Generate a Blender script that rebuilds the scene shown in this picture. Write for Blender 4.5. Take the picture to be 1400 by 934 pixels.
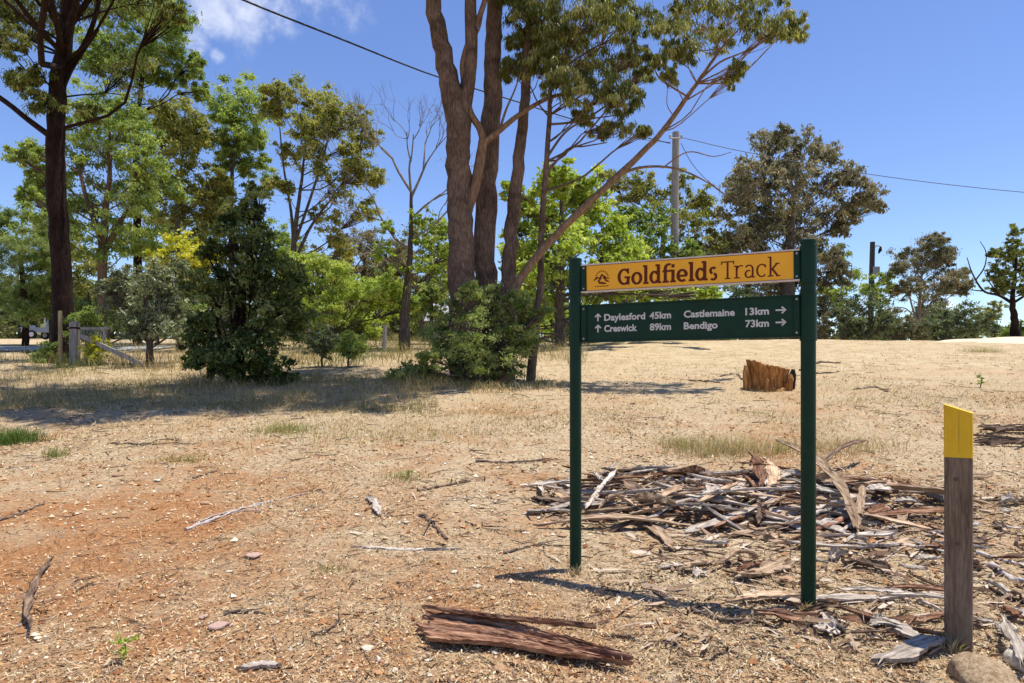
import bpy, math, random
import numpy as np
from mathutils import Vector, Matrix
for o in list(bpy.data.objects): bpy.data.objects.remove(o, do_unlink=True)
SC = bpy.context.scene
COL = SC.collection
R = math.radians
# ------------------------------------------------------------------ camera
F, HZ, CZ = 933.0, 505.0, 1.45            # focal length in photo pixels, horizon row, eye height
cam = bpy.data.cameras.new('camera'); cam.lens = 36 * F / 1400; cam.sensor_width = 36; cam.sensor_fit = 'HORIZONTAL'
cam.shift_y = (HZ - 467) / 1400; cam.clip_start = .05; cam.clip_end = 6000
camo = bpy.data.objects.new('camera', cam); COL.objects.link(camo)
camo.location = (0, 0, CZ); camo.rotation_euler = (R(90), 0, 0); SC.camera = camo
SC.render.resolution_x, SC.render.resolution_y = 1024, 683
# ------------------------------------------------------------------ sky and sun
SUN = Vector((.43, .11, 1.8)).normalized()
EL = math.asin(SUN.z); AZ = math.atan2(SUN.x, SUN.y)
wd = bpy.data.worlds.new('World'); SC.world = wd; wd.use_nodes = True
nt = wd.node_tree; nt.nodes.clear(); L = nt.links.new
out = nt.nodes.new('ShaderNodeOutputWorld'); bg = nt.nodes.new('ShaderNodeBackground'); bg.inputs[1].default_value = .13
sky = nt.nodes.new('ShaderNodeTexSky'); sky.sky_type = 'NISHITA'; sky.sun_disc = False
sky.sun_elevation = EL; sky.sun_rotation = AZ; sky.altitude = 300; sky.air_density = 1.0; sky.dust_density = .05; sky.ozone_density = 5.0
tc = nt.nodes.new('ShaderNodeTexCoord')
def wmath(op, a, b=None, c=None, clamp=False):
    n = nt.nodes.new('ShaderNodeMath'); n.operation = op; n.use_clamp = clamp
    for i, v in enumerate((a, b, c)):
        if v is None: continue
        if isinstance(v, (int, float)): n.inputs[i].default_value = v
        else: L(v, n.inputs[i])
    return n.outputs[0]
def wnoise(scale, detail, rough, sc=(1, 1, 1)):
    m = nt.nodes.new('ShaderNodeMapping'); m.inputs['Scale'].default_value = sc; L(tc.outputs['Generated'], m.inputs[0])
    n = nt.nodes.new('ShaderNodeTexNoise'); n.inputs['Scale'].default_value = scale; n.inputs['Detail'].default_value = detail
    n.inputs['Roughness'].default_value = rough; L(m.outputs[0], n.inputs['Vector']); return n.outputs[0]
def blob(px, py, rad, soft):
    d = Vector(((px - 700) / F, 1, (HZ - py) / F)).normalized()
    n = nt.nodes.new('ShaderNodeVectorMath'); n.operation = 'DISTANCE'; L(tc.outputs['Generated'], n.inputs[0]); n.inputs[1].default_value = d
    m = nt.nodes.new('ShaderNodeMapRange'); m.interpolation_type = 'SMOOTHSTEP'
    m.inputs[1].default_value = rad; m.inputs[2].default_value = rad * soft; L(n.outputs['Value'], m.inputs[0]); return m.outputs[0]
mask = blob(350, -25, .13, .25)
for b in ((292, 20, .06, .2), (268, 58, .045, .1), (295, 76, .022, .1), (440, -70, .16, .2), (300, -220, .2, .2), (-300, 60, .2, .2), (1900, 60, .22, .2), (1290, 420, .03, .2), (900, -900, .25, .2)):
    mask = wmath('MAXIMUM', mask, blob(*b))
cn = wmath('ADD', wmath('MULTIPLY', wnoise(9, 9, .62), .62), wmath('MULTIPLY', wnoise(26, 6, .6), .38))
cov = wmath('MULTIPLY_ADD', mask, .62, wmath('MULTIPLY', wmath('SUBTRACT', cn, .5), 2.6))
mr = nt.nodes.new('ShaderNodeMapRange'); mr.interpolation_type = 'SMOOTHSTEP'; mr.inputs[1].default_value = .36; mr.inputs[2].default_value = .95; L(cov, mr.inputs[0])
cl = wmath('MULTIPLY', wmath('MULTIPLY', mr.outputs[0], mask, clamp=True), .55)
hs = nt.nodes.new('ShaderNodeHueSaturation'); hs.inputs['Hue'].default_value = .512; hs.inputs['Saturation'].default_value = 1.06; L(sky.outputs[0], hs.inputs['Color'])
mx = nt.nodes.new('ShaderNodeMix'); mx.data_type = 'RGBA'; L(cl, mx.inputs[0]); L(hs.outputs[0], mx.inputs[6]); mx.inputs[7].default_value = (6.6, 6.7, 7.0, 1)
L(mx.outputs[2], bg.inputs[0]); L(bg.outputs[0], out.inputs[0])
sl = bpy.data.lights.new('sun', 'SUN'); sl.energy = 4.6; sl.angle = R(.53); sl.color = (1, .945, .84)
so = bpy.data.objects.new('sun', sl); COL.objects.link(so); so.location = (10, 5, 40)
so.rotation_euler = SUN.to_track_quat('Z', 'Y').to_euler()
SC.view_settings.view_transform = 'Standard'; SC.view_settings.look = 'None'; SC.view_settings.exposure = .48; SC.view_settings.gamma = 1
SC.view_settings.use_curve_mapping = False
# ------------------------------------------------------------------ numeric helpers
rng = np.random.default_rng(7)
def at(px, py, Y): return Vector(((px - 700) / F * Y, Y, CZ + (HZ - py) / F * Y))
def vn(x, y, seed=0):
    x = np.asarray(x, float); y = np.asarray(y, float)
    xi = np.floor(x); yi = np.floor(y); fx = x - xi; fy = y - yi
    fx = fx * fx * (3 - 2 * fx); fy = fy * fy * (3 - 2 * fy)
    def h(a, b):
        s = np.sin(a * 127.1 + b * 311.7 + seed * 74.7) * 43758.5453
        return s - np.floor(s)
    return (h(xi, yi) * (1 - fx) + h(xi + 1, yi) * fx) * (1 - fy) + (h(xi, yi + 1) * (1 - fx) + h(xi + 1, yi + 1) * fx) * fy
_yt = np.arange(-200, 3200, .25)
def _prof(pts):
    p = np.interp(_yt, [a for a, b in pts], [b for a, b in pts]); k = np.hanning(25); k /= k.sum()
    q = np.convolve(p, k, 'same'); q[:30] = p[:30]; q[-30:] = p[-30:]; return q
_near = [(-200, -2), (-10, -.15), (0, -.03), (3.4, 0), (5, .08), (8, .37), (12, .8), (16, 1.2), (20, 1.62)]
_PL = _prof(_near[:-1] + [(20, 1.55), (30, 2.38), (45, 3.2), (60, 4.12), (100, 5.2), (300, 8), (3200, 12)])
_PM = _prof(_near + [(26, 2.25), (32, 2.75), (45, 3.1), (100, 3.5), (3200, 6)])
_PR = _prof(_near + [(26, 2.25), (30, 2.68), (32, 2.83), (34, 2.86), (38, 2.6), (60, 1.2), (120, -2), (3200, -30)])
def g(x, y):
    x = np.asarray(x, float); y = np.asarray(y, float)
    u = x / np.maximum(np.abs(y), 9)
    a = np.clip((u + .52) / .3, 0, 1); a = a * a * (3 - 2 * a)
    b = np.clip((u - .05) / .3, 0, 1); b = b * b * (3 - 2 * b)
    z = (np.interp(y, _yt, _PL) * (1 - a) + np.interp(y, _yt, _PM) * a) * (1 - b) + np.interp(y, _yt, _PR) * b
    z = z + (vn(x * .35, y * .35, 1) - .5) * .14 * np.clip((y - 5) / 8, .1, 1) + (vn(x * 1.3, y * 1.3, 2) - .5) * .05 + (vn(x * 4, y * 4, 3) - .5) * .018
    return z
def g1(x, y): return float(g(x, y))
def gp(px, py):                            # where the sight line of a photo pixel meets the ground
    lo, st = 2.0, .1; Y = lo
    while Y < 200:
        p = at(px, py, Y)
        if p.z <= g1(p.x, Y): break
        Y += st
    a, b = Y - st, Y
    for _ in range(12):
        m = (a + b) / 2; p = at(px, py, m)
        if p.z <= g1(p.x, m): b = m
        else: a = m
    return at(px, py, b)
# ------------------------------------------------------------------ object helpers
def tag(o, label=None, cat=None, group=None, kind=None):
    if label: o['label'] = label
    if cat: o['category'] = cat
    if group: o['group'] = group
    if kind: o['kind'] = kind
    return o
def empty(name, loc, label=None, cat=None, group=None, rz=0):
    o = bpy.data.objects.new(name, None); COL.objects.link(o); o.location = loc; o.rotation_euler = (0, 0, rz); o.empty_display_size = .2
    return tag(o, label, cat, group)
class MB:
    def __init__(s): s.v = []; s.f = []; s.n = 0; s.t = []
    def add(s, v, f, tint=None):
        v = np.asarray(v, float).reshape(-1, 3)
        s.v.append(v)
        f = np.asarray(f, int); s.f.append(f + s.n); s.n += len(v)
        s.t.append(np.full(len(v), .5) if tint is None else np.broadcast_to(np.asarray(tint, float), (len(v),)))
    def box(s, c, size, rot=None):
        c = np.array(c, float); h = np.array(size, float) / 2
        v = np.array([[x, y, z] for x in (-1, 1) for y in (-1, 1) for z in (-1, 1)], float) * h
        if rot is not None: v = v @ np.array(rot.to_3x3()).T
        s.add(v + c, [[0, 1, 3, 2], [4, 6, 7, 5], [0, 4, 5, 1], [2, 3, 7, 6], [0, 2, 6, 4], [1, 5, 7, 3]])
    def bar(s, a, b, w, h=None):
        a = Vector(a); b = Vector(b); d = b - a; q = d.to_track_quat('X', 'Z').to_matrix()
        s.box((a + b) / 2, (d.length, w, h or w), q)
    def tube(s, pts, rad, sides=6, cap=True, rough=0, seed=0):
        P = np.array([tuple(p) for p in pts], float); n = len(P); rad = np.broadcast_to(np.asarray(rad, float), (n,))
        T = np.gradient(P, axis=0); T /= np.linalg.norm(T, axis=1)[:, None] + 1e-9
        ref = np.array([0, 1, 0.]) if abs(T[0][1]) < .9 else np.array([1., 0, 0])
        V = []
        a = np.linspace(0, 2 * np.pi, sides, endpoint=False)
        rr = np.random.default_rng(seed + n)
        lob = 1 + rough * rr.uniform(-1, 1, sides)
        for i in range(n):
            u = ref - T[i] * ref.dot(T[i]); u /= np.linalg.norm(u) + 1e-9; ref = u
            w = np.cross(T[i], u)
            r_ = rad[i] * (lob + rough * .6 * rr.uniform(-1, 1, sides))
            V.append(P[i] + np.outer(np.cos(a) * r_, u) + np.outer(np.sin(a) * r_, w))
        i = np.arange(n - 1)[:, None] * sides; j = np.arange(sides)[None]; k = (j + 1) % sides
        Fq = np.stack([i + j, i + k, i + sides + k, i + sides + j], -1).reshape(-1, 4)
        s.add(np.concatenate(V), Fq)
        if cap:
            for e, p in ((0, P[0]), (n - 1, P[-1])):
                b0 = s.n - 0
                ring = V[e]; s.add(np.vstack([ring, p]), [[(q + 1) % sides, q, sides, sides] if e == 0 else [q, (q + 1) % sides, sides, sides] for q in range(sides)])
    def build(s, name, mat, parent=None, smooth=False, origin=None, tint=False):
        V = np.concatenate(s.v)
        if origin is not None: V = V - np.array(tuple(origin))
        quads = np.concatenate([f for f in s.f if f.shape[1] == 4] or [np.zeros((0, 4), int)])
        tris = np.concatenate([f for f in s.f if f.shape[1] == 3] or [np.zeros((0, 3), int)])
        if len(quads):
            deg = quads[:, 2] == quads[:, 3]
            tris = np.concatenate([tris, quads[deg][:, :3]]); quads = quads[~deg]
        me = mesh_np(name, V, quads, tris, smooth)
        if tint:
            at_ = me.attributes.new('tint', 'FLOAT', 'POINT'); at_.data.foreach_set('value', np.concatenate(s.t).astype(np.float32))
        return link(name, me, mat, parent)
def mesh_np(name, V, quads, tris, smooth=False):
    me = bpy.data.meshes.new(name); nq, n3 = len(quads), len(tris)
    me.vertices.add(len(V)); me.vertices.foreach_set('co', np.ascontiguousarray(V, np.float32).ravel())
    me.loops.add(nq * 4 + n3 * 3); me.loops.foreach_set('vertex_index', np.concatenate([quads.ravel(), tris.ravel()]).astype(np.int32))
    me.polygons.add(nq + n3)
    me.polygons.foreach_set('loop_start', np.concatenate([np.arange(nq) * 4, nq * 4 + np.arange(n3) * 3]).astype(np.int32))
    me.polygons.foreach_set('use_smooth', np.full(nq + n3, smooth))
    me.update(calc_edges=True); return me
def link(name, me, mat, parent=None):
    o = bpy.data.objects.new(name, me); COL.objects.link(o)
    if mat is not None: me.materials.append(mat)
    if parent is not None: o.parent = parent
    return o
def spline(pts, n):
    P = [np.array(tuple(p), float) for p in pts]
    if len(P) == 2: return [P[0] + (P[1] - P[0]) * t for t in np.linspace(0, 1, n)]
    Q = [2 * P[0] - P[1]] + P + [2 * P[-1] - P[-2]]; outp = []
    for t in np.linspace(0, len(P) - 1.0001, n):
        i = int(t); f = t - i; a, b, c, d = Q[i:i + 4]
        outp.append(.5 * (2 * b + (c - a) * f + (2 * a - 5 * b + 4 * c - d) * f * f + (3 * b - a - 3 * c + d) * f ** 3))
    return outp
# ------------------------------------------------------------------ materials
def newmat(name):
    m = bpy.data.materials.new(name); m.use_nodes = True; t = m.node_tree
    return m, t, t.nodes['Principled BSDF'], t.links.new
def ramp(t, cols, pos=None):
    r = t.nodes.new('ShaderNodeValToRGB'); e = r.color_ramp.elements
    n = len(cols); pos = pos or [i / (n - 1) for i in range(n)]
    while len(e) < n: e.new(.5)
    for i in range(n): e[i].position = pos[i]; e[i].color = (*cols[i], 1)
    return r
def noise(t, l, scale, detail=4, rough=.55, stretch=None, coord='Object', dist=0):
    c = t.nodes.new('ShaderNodeTexCoord'); n = t.nodes.new('ShaderNodeTexNoise')
    n.inputs['Scale'].default_value = scale; n.inputs['Detail'].default_value = detail; n.inputs['Roughness'].default_value = rough; n.inputs['Distortion'].default_value = dist
    if stretch:
        m = t.nodes.new('ShaderNodeMapping'); m.inputs['Scale'].default_value = stretch; l(c.outputs[coord], m.inputs[0]); l(m.outputs[0], n.inputs['Vector'])
    else: l(c.outputs[coord], n.inputs['Vector'])
    return n.outputs['Fac']
def mixc(t, l, fac, a, b, mode='MIX'):
    m = t.nodes.new('ShaderNodeMix'); m.data_type = 'RGBA'; m.blend_type = mode
    for i, v in ((0, fac), (6, a), (7, b)):
        if isinstance(v, (int, float)): m.inputs[i].default_value = v
        elif isinstance(v, tuple): m.inputs[i].default_value = (*v, 1)
        else: l(v, m.inputs[i])
    return m.outputs[2]
def mrange(t, l, v, a, b, c=0, d=1):
    m = t.nodes.new('ShaderNodeMapRange'); m.inputs[1].default_value = a; m.inputs[2].default_value = b; m.inputs[3].default_value = c; m.inputs[4].default_value = d
    l(v, m.inputs[0]); return m.outputs[0]
def nmat(name, cols, scale=5, stretch=None, rough=.8, bump=.3, dist=.02, detail=5, spec=.25, vary=0, fine=None, pos=None, patch=0):
    m, t, p, l = newmat(name)
    f = noise(t, l, scale, detail, .62, stretch); r = ramp(t, cols, pos or [.25 + .5 * i / max(1, len(cols) - 1) for i in range(len(cols))]); l(f, r.inputs[0])
    c = r.outputs[0]
    if fine:
        f2 = noise(t, l, fine, 3, .6, stretch); c = mixc(t, l, 1.0, c, mixc(t, l, mrange(t, l, f2, .3, .7), (.62, .6, .58), (1.2, 1.2, 1.2)), 'MULTIPLY')
    if patch:
        f3 = noise(t, l, patch, 4, .6, None, 'Object', .6); c = mixc(t, l, 1.0, c, mixc(t, l, mrange(t, l, f3, .35, .66), (.62, .6, .6), (1.42, 1.36, 1.3)), 'MULTIPLY')
    if vary:
        oi = t.nodes.new('ShaderNodeObjectInfo'); v = mrange(t, l, oi.outputs['Random'], 0, 1, 1 - vary, 1 + vary)
        cmb = t.nodes.new('ShaderNodeCombineColor'); [l(v, cmb.inputs[i]) for i in range(3)]
        c = mixc(t, l, 1.0, c, cmb.outputs[0], 'MULTIPLY')
    l(c, p.inputs['Base Color']); p.inputs['Roughness'].default_value = rough; p.inputs['Specular IOR Level'].default_value = spec
    if bump:
        b = t.nodes.new('ShaderNodeBump'); b.inputs['Strength'].default_value = bump; b.inputs['Distance'].default_value = dist; l(f, b.inputs['Height']); l(b.outputs[0], p.inputs['Normal'])
    return m
def tintmat(name, cols, rough=.7, spec=.2, trans=0, tcol=None, pos=None):
    m, t, p, l = newmat(name)
    a = t.nodes.new('ShaderNodeAttribute'); a.attribute_name = 'tint'
    r = ramp(t, cols, pos); l(a.outputs['Fac'], r.inputs[0]); l(r.outputs[0], p.inputs['Base Color'])
    p.inputs['Roughness'].default_value = rough; p.inputs['Specular IOR Level'].default_value = spec
    if trans:
        tr = t.nodes.new('ShaderNodeBsdfTranslucent'); l(mixc(t, l, 1.0, r.outputs[0], tcol or (1.25, 1.3, .6), 'MULTIPLY'), tr.inputs[0])
        mx = t.nodes.new('ShaderNodeMixShader'); mx.inputs[0].default_value = trans
        l(p.outputs[0], mx.inputs[1]); l(tr.outputs[0], mx.inputs[2]); l(mx.outputs[0], t.nodes['Material Output'].inputs[0])
    return m
def flat(name, c, rough=.5, spec=.4, metal=0):
    return nmat(name, [tuple(x * .82 for x in c), tuple(min(1, x * 1.12) for x in c)], 7, None, rough, .03, .002, 6, spec) if not metal else nmat(name, [tuple(x * .7 for x in c), c], 12, None, rough, .05, .002, 5, spec)
LEAF = {
 'olive': tintmat('leaf_olive', [(.045, .056, .018), (.125, .150, .042), (.24, .265, .085), (.44, .42, .18)], .45, .3, 0.42),
 'green': tintmat('leaf_green', [(.045, .072, .018), (.125, .185, .045), (.26, .345, .09), (.47, .53, .19)], .45, .3, 0.44),
 'gold': tintmat('leaf_gold', [(.055, .062, .018), (.15, .17, .045), (.30, .31, .09), (.52, .48, .18)], .45, .3, 0.44),
 'brown': tintmat('leaf_brown', [(.06, .062, .036), (.15, .155, .085), (.255, .25, .15), (.38, .33, .23)], .5, .3, 0.37, (1.2, 1.1, .7)),
 'lime': tintmat('leaf_lime', [(.10, .155, .025), (.23, .32, .05), (.38, .47, .085), (.58, .62, .19)], .45, .3, .4),
 'yellow': tintmat('leaf_yellow', [(.20, .22, .02), (.42, .43, .04), (.6, .58, .07), (.7, .64, .14)], .5, .3, .4),
 'deep': tintmat('leaf_deep', [(.022, .036, .010), (.06, .092, .022), (.135, .18, .042), (.36, .38, .14)], .42, .3, 0.36),
 'grey': tintmat('leaf_grey', [(.05, .065, .032), (.125, .15, .075), (.25, .28, .15), (.52, .53, .38)], .45, .35, .22),
 'blue': tintmat('leaf_blue', [(.04, .056, .032), (.10, .13, .072), (.175, .21, .12), (.29, .32, .2)], .5, .3, 0.37),
 'pine': tintmat('leaf_pine', [(.055, .085, .022), (.135, .19, .05), (.24, .31, .09), (.36, .42, .15)], .6, .25, .25),
 'under': tintmat('leaf_under', [(.045, .072, .018), (.12, .175, .042), (.235, .30, .08), (.44, .48, .18)], .45, .3, 0.40),
 'far': tintmat('leaf_far', [(.06, .075, .036), (.13, .155, .07), (.21, .23, .11), (.32, .31, .17)], .6, .25, .25),
}
BARK_RED = nmat('bark_red_brown', [(.058, .040, .029), (.175, .122, .09), (.32, .24, .18)], 5, (7, 7, 1.0), .9, 1.0, .04, 8, .1, fine=30, patch=1.7)
BARK_DARK = nmat('bark_dark', [(.010, .006, .005), (.030, .018, .014), (.065, .042, .032)], 5, (7, 7, 1.0), .9, 1.0, .04, 8, .1, fine=30, patch=1.7)
BARK_GREY = nmat('bark_grey', [(.035, .028, .022), (.105, .084, .068), (.21, .178, .15)], 4, (5, 5, 1.0), .9, .6, .02, 6, .1, fine=24)
BARK_PALE = nmat('bark_pale', [(.16, .12, .09), (.33, .27, .21), (.5, .44, .37)], 3, (3, 3, 1.0), .8, .4, .015, 6, .15, fine=20)
BARK_TAN = nmat('bark_tan_limb', [(.12, .07, .035), (.24, .15, .085), (.36, .26, .17)], 4, (4, 4, 1.2), .8, .5, .015, 6, .15, fine=24)
GREEN_PAINT = nmat('green_paint', [(.003, .034, .015), (.005, .05, .022)], 9, None, .42, .04, .002, 5, .35, fine=40)
def dusty_green():
    m, t, p, l = newmat('green_paint_dusty'); f = noise(t, l, 9, 5, .6); r = ramp(t, [(.002, .026, .012), (.0035, .038, .017)], [.3, .7]); l(f, r.inputs[0])
    sp_ = noise(t, l, 75, 4, .7); c = mixc(t, l, mrange(t, l, sp_, .66, .74, 0, .5), r.outputs[0], (.16, .19, .14))
    st = noise(t, l, 6, 6, .7, (6, 6, .5)); c = mixc(t, l, mrange(t, l, st, .5, .75, 0, .10), c, (.10, .12, .075))
    l(c, p.inputs['Base Color']); l(mrange(t, l, st, .3, .7, .32, .6), p.inputs['Roughness']); p.inputs['Specular IOR Level'].default_value = .22; return m
GREEN_PAINT = dusty_green()
YELLOW = nmat('yellow_paint', [(.90, .43, .006), (.96, .48, .010)], 5, None, .38, .02, .001, 5, .4)
YELLOW_POST = nmat('yellow_post_paint', [(.60, .36, .008), (.74, .47, .015), (.82, .54, .03)], 6, (4, 4, .6), .5, .25, .004, 6, .35)
def chipped_yellow():
    m, t, p, l = newmat('yellow_post_chipped'); f = noise(t, l, 6, 6, .62, (4, 4, .6)); r = ramp(t, [(.58, .34, .008), (.74, .46, .015), (.82, .54, .03)], [.25, .5, .75]); l(f, r.inputs[0])
    ch = noise(t, l, 38, 6, .7, (1, 1, .35)); sc_ = noise(t, l, 11, 5, .65); c = mixc(t, l, mrange(t, l, ch, .67, .70), r.outputs[0], (.22, .16, .11)); c = mixc(t, l, mrange(t, l, sc_, .55, .75, 0, .3), c, (.50, .37, .12))
    l(c, p.inputs['Base Color']); p.inputs['Roughness'].default_value = .55; p.inputs['Specular IOR Level'].default_value = .3
    b = t.nodes.new('ShaderNodeBump'); b.inputs['Strength'].default_value = .4; b.inputs['Distance'].default_value = .004; l(f, b.inputs['Height']); l(b.outputs[0], p.inputs['Normal']); return m
YELLOW_POST = chipped_yellow()
BROWN_INK = flat('brown_lettering', (.13, .022, .004), .5, .2)
WHITE_INK = flat('white_lettering', (.62, .62, .57), .5, .2)
STEEL = nmat('zinc_bolt', [(.25, .25, .24), (.5, .5, .48)], 30, None, .4, .1, .001, 3, .6)
RAIL = nmat('panel_rail', [(.55, .45, .38), (.72, .64, .56)], 20, None, .4, .05, .001, 4, .5)
TIMBER = nmat('weathered_timber', [(.11, .075, .052), (.20, .145, .10), (.28, .215, .155)], 5, (5, 5, .45), .85, .5, .006, 7, .15, fine=30)
GREYWOOD = nmat('grey_wood', [(.15, .14, .13), (.33, .31, .29), (.52, .5, .48)], 5, (6, 6, .5), .9, .6, .01, 7, .1, fine=30)
STRIP = [nmat('strip_red', [(.04, .017, .010), (.20, .10, .06), (.42, .255, .165)], 2.2, (2.2, 22, 22), .95, 1.0, .014, 9, .08, vary=.3, fine=12, pos=[.3, .47, .66]),
         nmat('strip_grey', [(.12, .095, .075), (.42, .355, .295), (.70, .62, .53)], 2.2, (2.2, 22, 22), .95, 1.0, .014, 9, .08, vary=.28, fine=12, pos=[.3, .47, .66]),
         nmat('strip_tan', [(.11, .062, .036), (.38, .26, .165), (.62, .475, .335)], 2.2, (2.2, 22, 22), .95, 1.0, .014, 9, .08, vary=.28, fine=12, pos=[.3, .47, .66]),
         nmat('strip_brown', [(.03, .019, .013), (.13, .086, .06), (.30, .215, .155)], 2.2, (2.2, 22, 22), .95, 1.0, .014, 9, .08, vary=.3, fine=12, pos=[.3, .47, .66])]
# ------------------------------------------------------------------ ground
def ground_material():
    m, t, p, l = newmat('dry_ground')
    big = noise(t, l, .42, 5, .6); mid = noise(t, l, 2.3, 6, .65); fin = noise(t, l, 26, 6, .7); vf = noise(t, l, 95, 3, .7)
    soil = ramp(t, [(.17, .065, .024), (.37, .17, .07), (.52, .31, .155)], [.3, .5, .72]); l(fin, soil.inputs[0])
    straw = ramp(t, [(.11, .072, .040), (.38, .28, .17), (.57, .455, .295), (.71, .61, .44)], [.28, .45, .58, .75]); l(fin, straw.inputs[0])
    c = t.nodes.new('ShaderNodeTexCoord'); sp = t.nodes.new('ShaderNodeSeparateXYZ'); l(c.outputs['Object'], sp.inputs[0])
    mm = lambda op, a, b: (lambda n: ([l(v, n.inputs[i]) if not isinstance(v, (int, float)) else setattr(n.inputs[i], 'default_value', v) for i, v in enumerate((a, b))], n.outputs[0])[1])(t.nodes.new('ShaderNodeMath')) if op == 'ADD' else None
    def M(op, a, b):
        n = t.nodes.new('ShaderNodeMath'); n.operation = op
        for i, v in enumerate((a, b)):
            if isinstance(v, (int, float)): n.inputs[i].default_value = v
            else: l(v, n.inputs[i])
        return n.outputs[0]
    # the red clay shows most on the worn corner beside the track (near left); straw covers the slope
    lft = M('MULTIPLY', mrange(t, l, sp.outputs['X'], 1.5, -3.5), mrange(t, l, sp.outputs['Y'], 8.5, 3.5))
    v = M('ADD', M('ADD', M('MULTIPLY', M('SUBTRACT', big, .5), 1.5), M('ADD', M('MULTIPLY', M('SUBTRACT', mid, .5), 1.3), M('MULTIPLY', M('SUBTRACT', fin, .5), 1.5))), M('MULTIPLY', lft, .62))
    k = mrange(t, l, v, -.04, .5)
    c1 = mixc(t, l, k, straw.outputs[0], soil.outputs[0])
    farm = mrange(t, l, sp.outputs['Y'], 9, 20)
    dry = ramp(t, [(.31, .225, .125), (.49, .38, .225), (.63, .525, .35)], [.3, .5, .7]); l(mid, dry.inputs[0])
    c2 = mixc(t, l, M('MULTIPLY', farm, .75), c1, dry.outputs[0])
    c3 = mixc(t, l, mrange(t, l, vf, .62, .78, 0, .55), c2, (.82, .72, .56))
    c4 = mixc(t, l, mrange(t, l, vf, .40, .27, 0, .85), c3, (.11, .065, .038))
    l(c4, p.inputs['Base Color']); p.inputs['Roughness'].default_value = .95; p.inputs['Specular IOR Level'].default_value = .08
    b = t.nodes.new('ShaderNodeBump'); b.inputs['Strength'].default_value = .8; b.inputs['Distance'].default_value = .035; l(fin, b.inputs['Height'])
    b2 = t.nodes.new('ShaderNodeBump'); b2.inputs['Strength'].default_value = .7; b2.inputs['Distance'].default_value = .01; l(vf, b2.inputs['Height']); l(b.outputs[0], b2.inputs['Normal'])
    l(b2.outputs[0], p.inputs['Normal']); return m
def make_ground():
    s = np.linspace(-1, 1, 340); xs = 2.6 * np.sinh(s * 7.55)
    ys = np.concatenate([np.linspace(-60, 0, 10), np.linspace(1, 12, 120)[:-1], np.linspace(12, 42, 110)[:-1], np.geomspace(42, 3100, 44)])
    X, Yg = np.meshgrid(xs, ys); Z = g(X, Yg); V = np.stack([X, Yg, Z], -1).reshape(-1, 3)
    ny, nx = X.shape; i = np.arange(ny - 1)[:, None] * nx + np.arange(nx - 1)[None]
    Q = np.stack([i, i + 1, i + nx + 1, i + nx], -1).reshape(-1, 4)
    o = link('ground', mesh_np('ground', V, Q, np.zeros((0, 3), int), True), ground_material())
    tag(o, 'dry straw and red gravelly earth sloping up to a low crest', kind='structure')
make_ground()
def strip_sheet(name, mat, pts, lift, kind='structure', label=None):     # sheet draped on the ground: rows of (left xy, right xy)
    rows = []
    for (a, b) in pts:
        rows.append([(a[0] + (b[0] - a[0]) * t, a[1] + (b[1] - a[1]) * t) for t in np.linspace(0, 1, 9)])
    A = np.array(rows); Z = g(A[..., 0], A[..., 1]) + lift
    V = np.dstack([A, Z]).reshape(-1, 3); ny, nx = A.shape[:2]; i = np.arange(ny - 1)[:, None] * nx + np.arange(nx - 1)[None]
    Q = np.stack([i, i + 1, i + nx + 1, i + nx], -1).reshape(-1, 4)
    o = link(name, mesh_np(name, V, Q, np.zeros((0, 3), int), True), mat); tag(o, label, kind=kind)
ROADM = nmat('road_gravel', [(.20, .20, .205), (.32, .32, .325), (.42, .42, .42)], 6, None, .9, .3, .02, 6, .15)
strip_sheet('road', ROADM, [((x, 27 - .05 * (x + 20)), (x, 32.5 - .05 * (x + 20))) for x in np.linspace(-140, -14.5, 90)], .05, label='grey gravel road crossing behind the left fence')
SANDM = nmat('sand', [(.52, .42, .28), (.66, .55, .39), (.74, .64, .48)], 5, None, .95, .3, .02, 6, .05)
def sand_patch():
    n, rws = 40, 12; a = np.linspace(0, 2 * np.pi, n, endpoint=False); cx, cy = 23.6, 30.4; V = [(cx, cy, g1(cx, cy) + .22)]
    for k in range(1, rws + 1):
        q = k / rws; rr = 1 + .18 * np.sin(3 * a + 1) + .1 * np.sin(7 * a)
        X = cx + 4.6 * q * rr * np.cos(a); Yy = cy + 2.4 * q * rr * np.sin(a); Z = g(X, Yy) + .22 * (1 - q * q) - (.03 if k == rws else 0)
        V += list(zip(X, Yy, Z))
    T = [(0, 1 + i, 1 + (i + 1) % n) for i in range(n)]; Q = []
    for k in range(rws - 1):
        for i in range(n): Q.append((1 + k * n + i, 1 + (k + 1) * n + i, 1 + (k + 1) * n + (i + 1) % n, 1 + k * n + (i + 1) % n))
    o = link('sandy_ground', mesh_np('sandy_ground', np.array(V), np.array(Q), np.array(T), True), SANDM); tag(o, 'pale bare sandy rise at the right end of the crest', kind='structure')
sand_patch()
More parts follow.
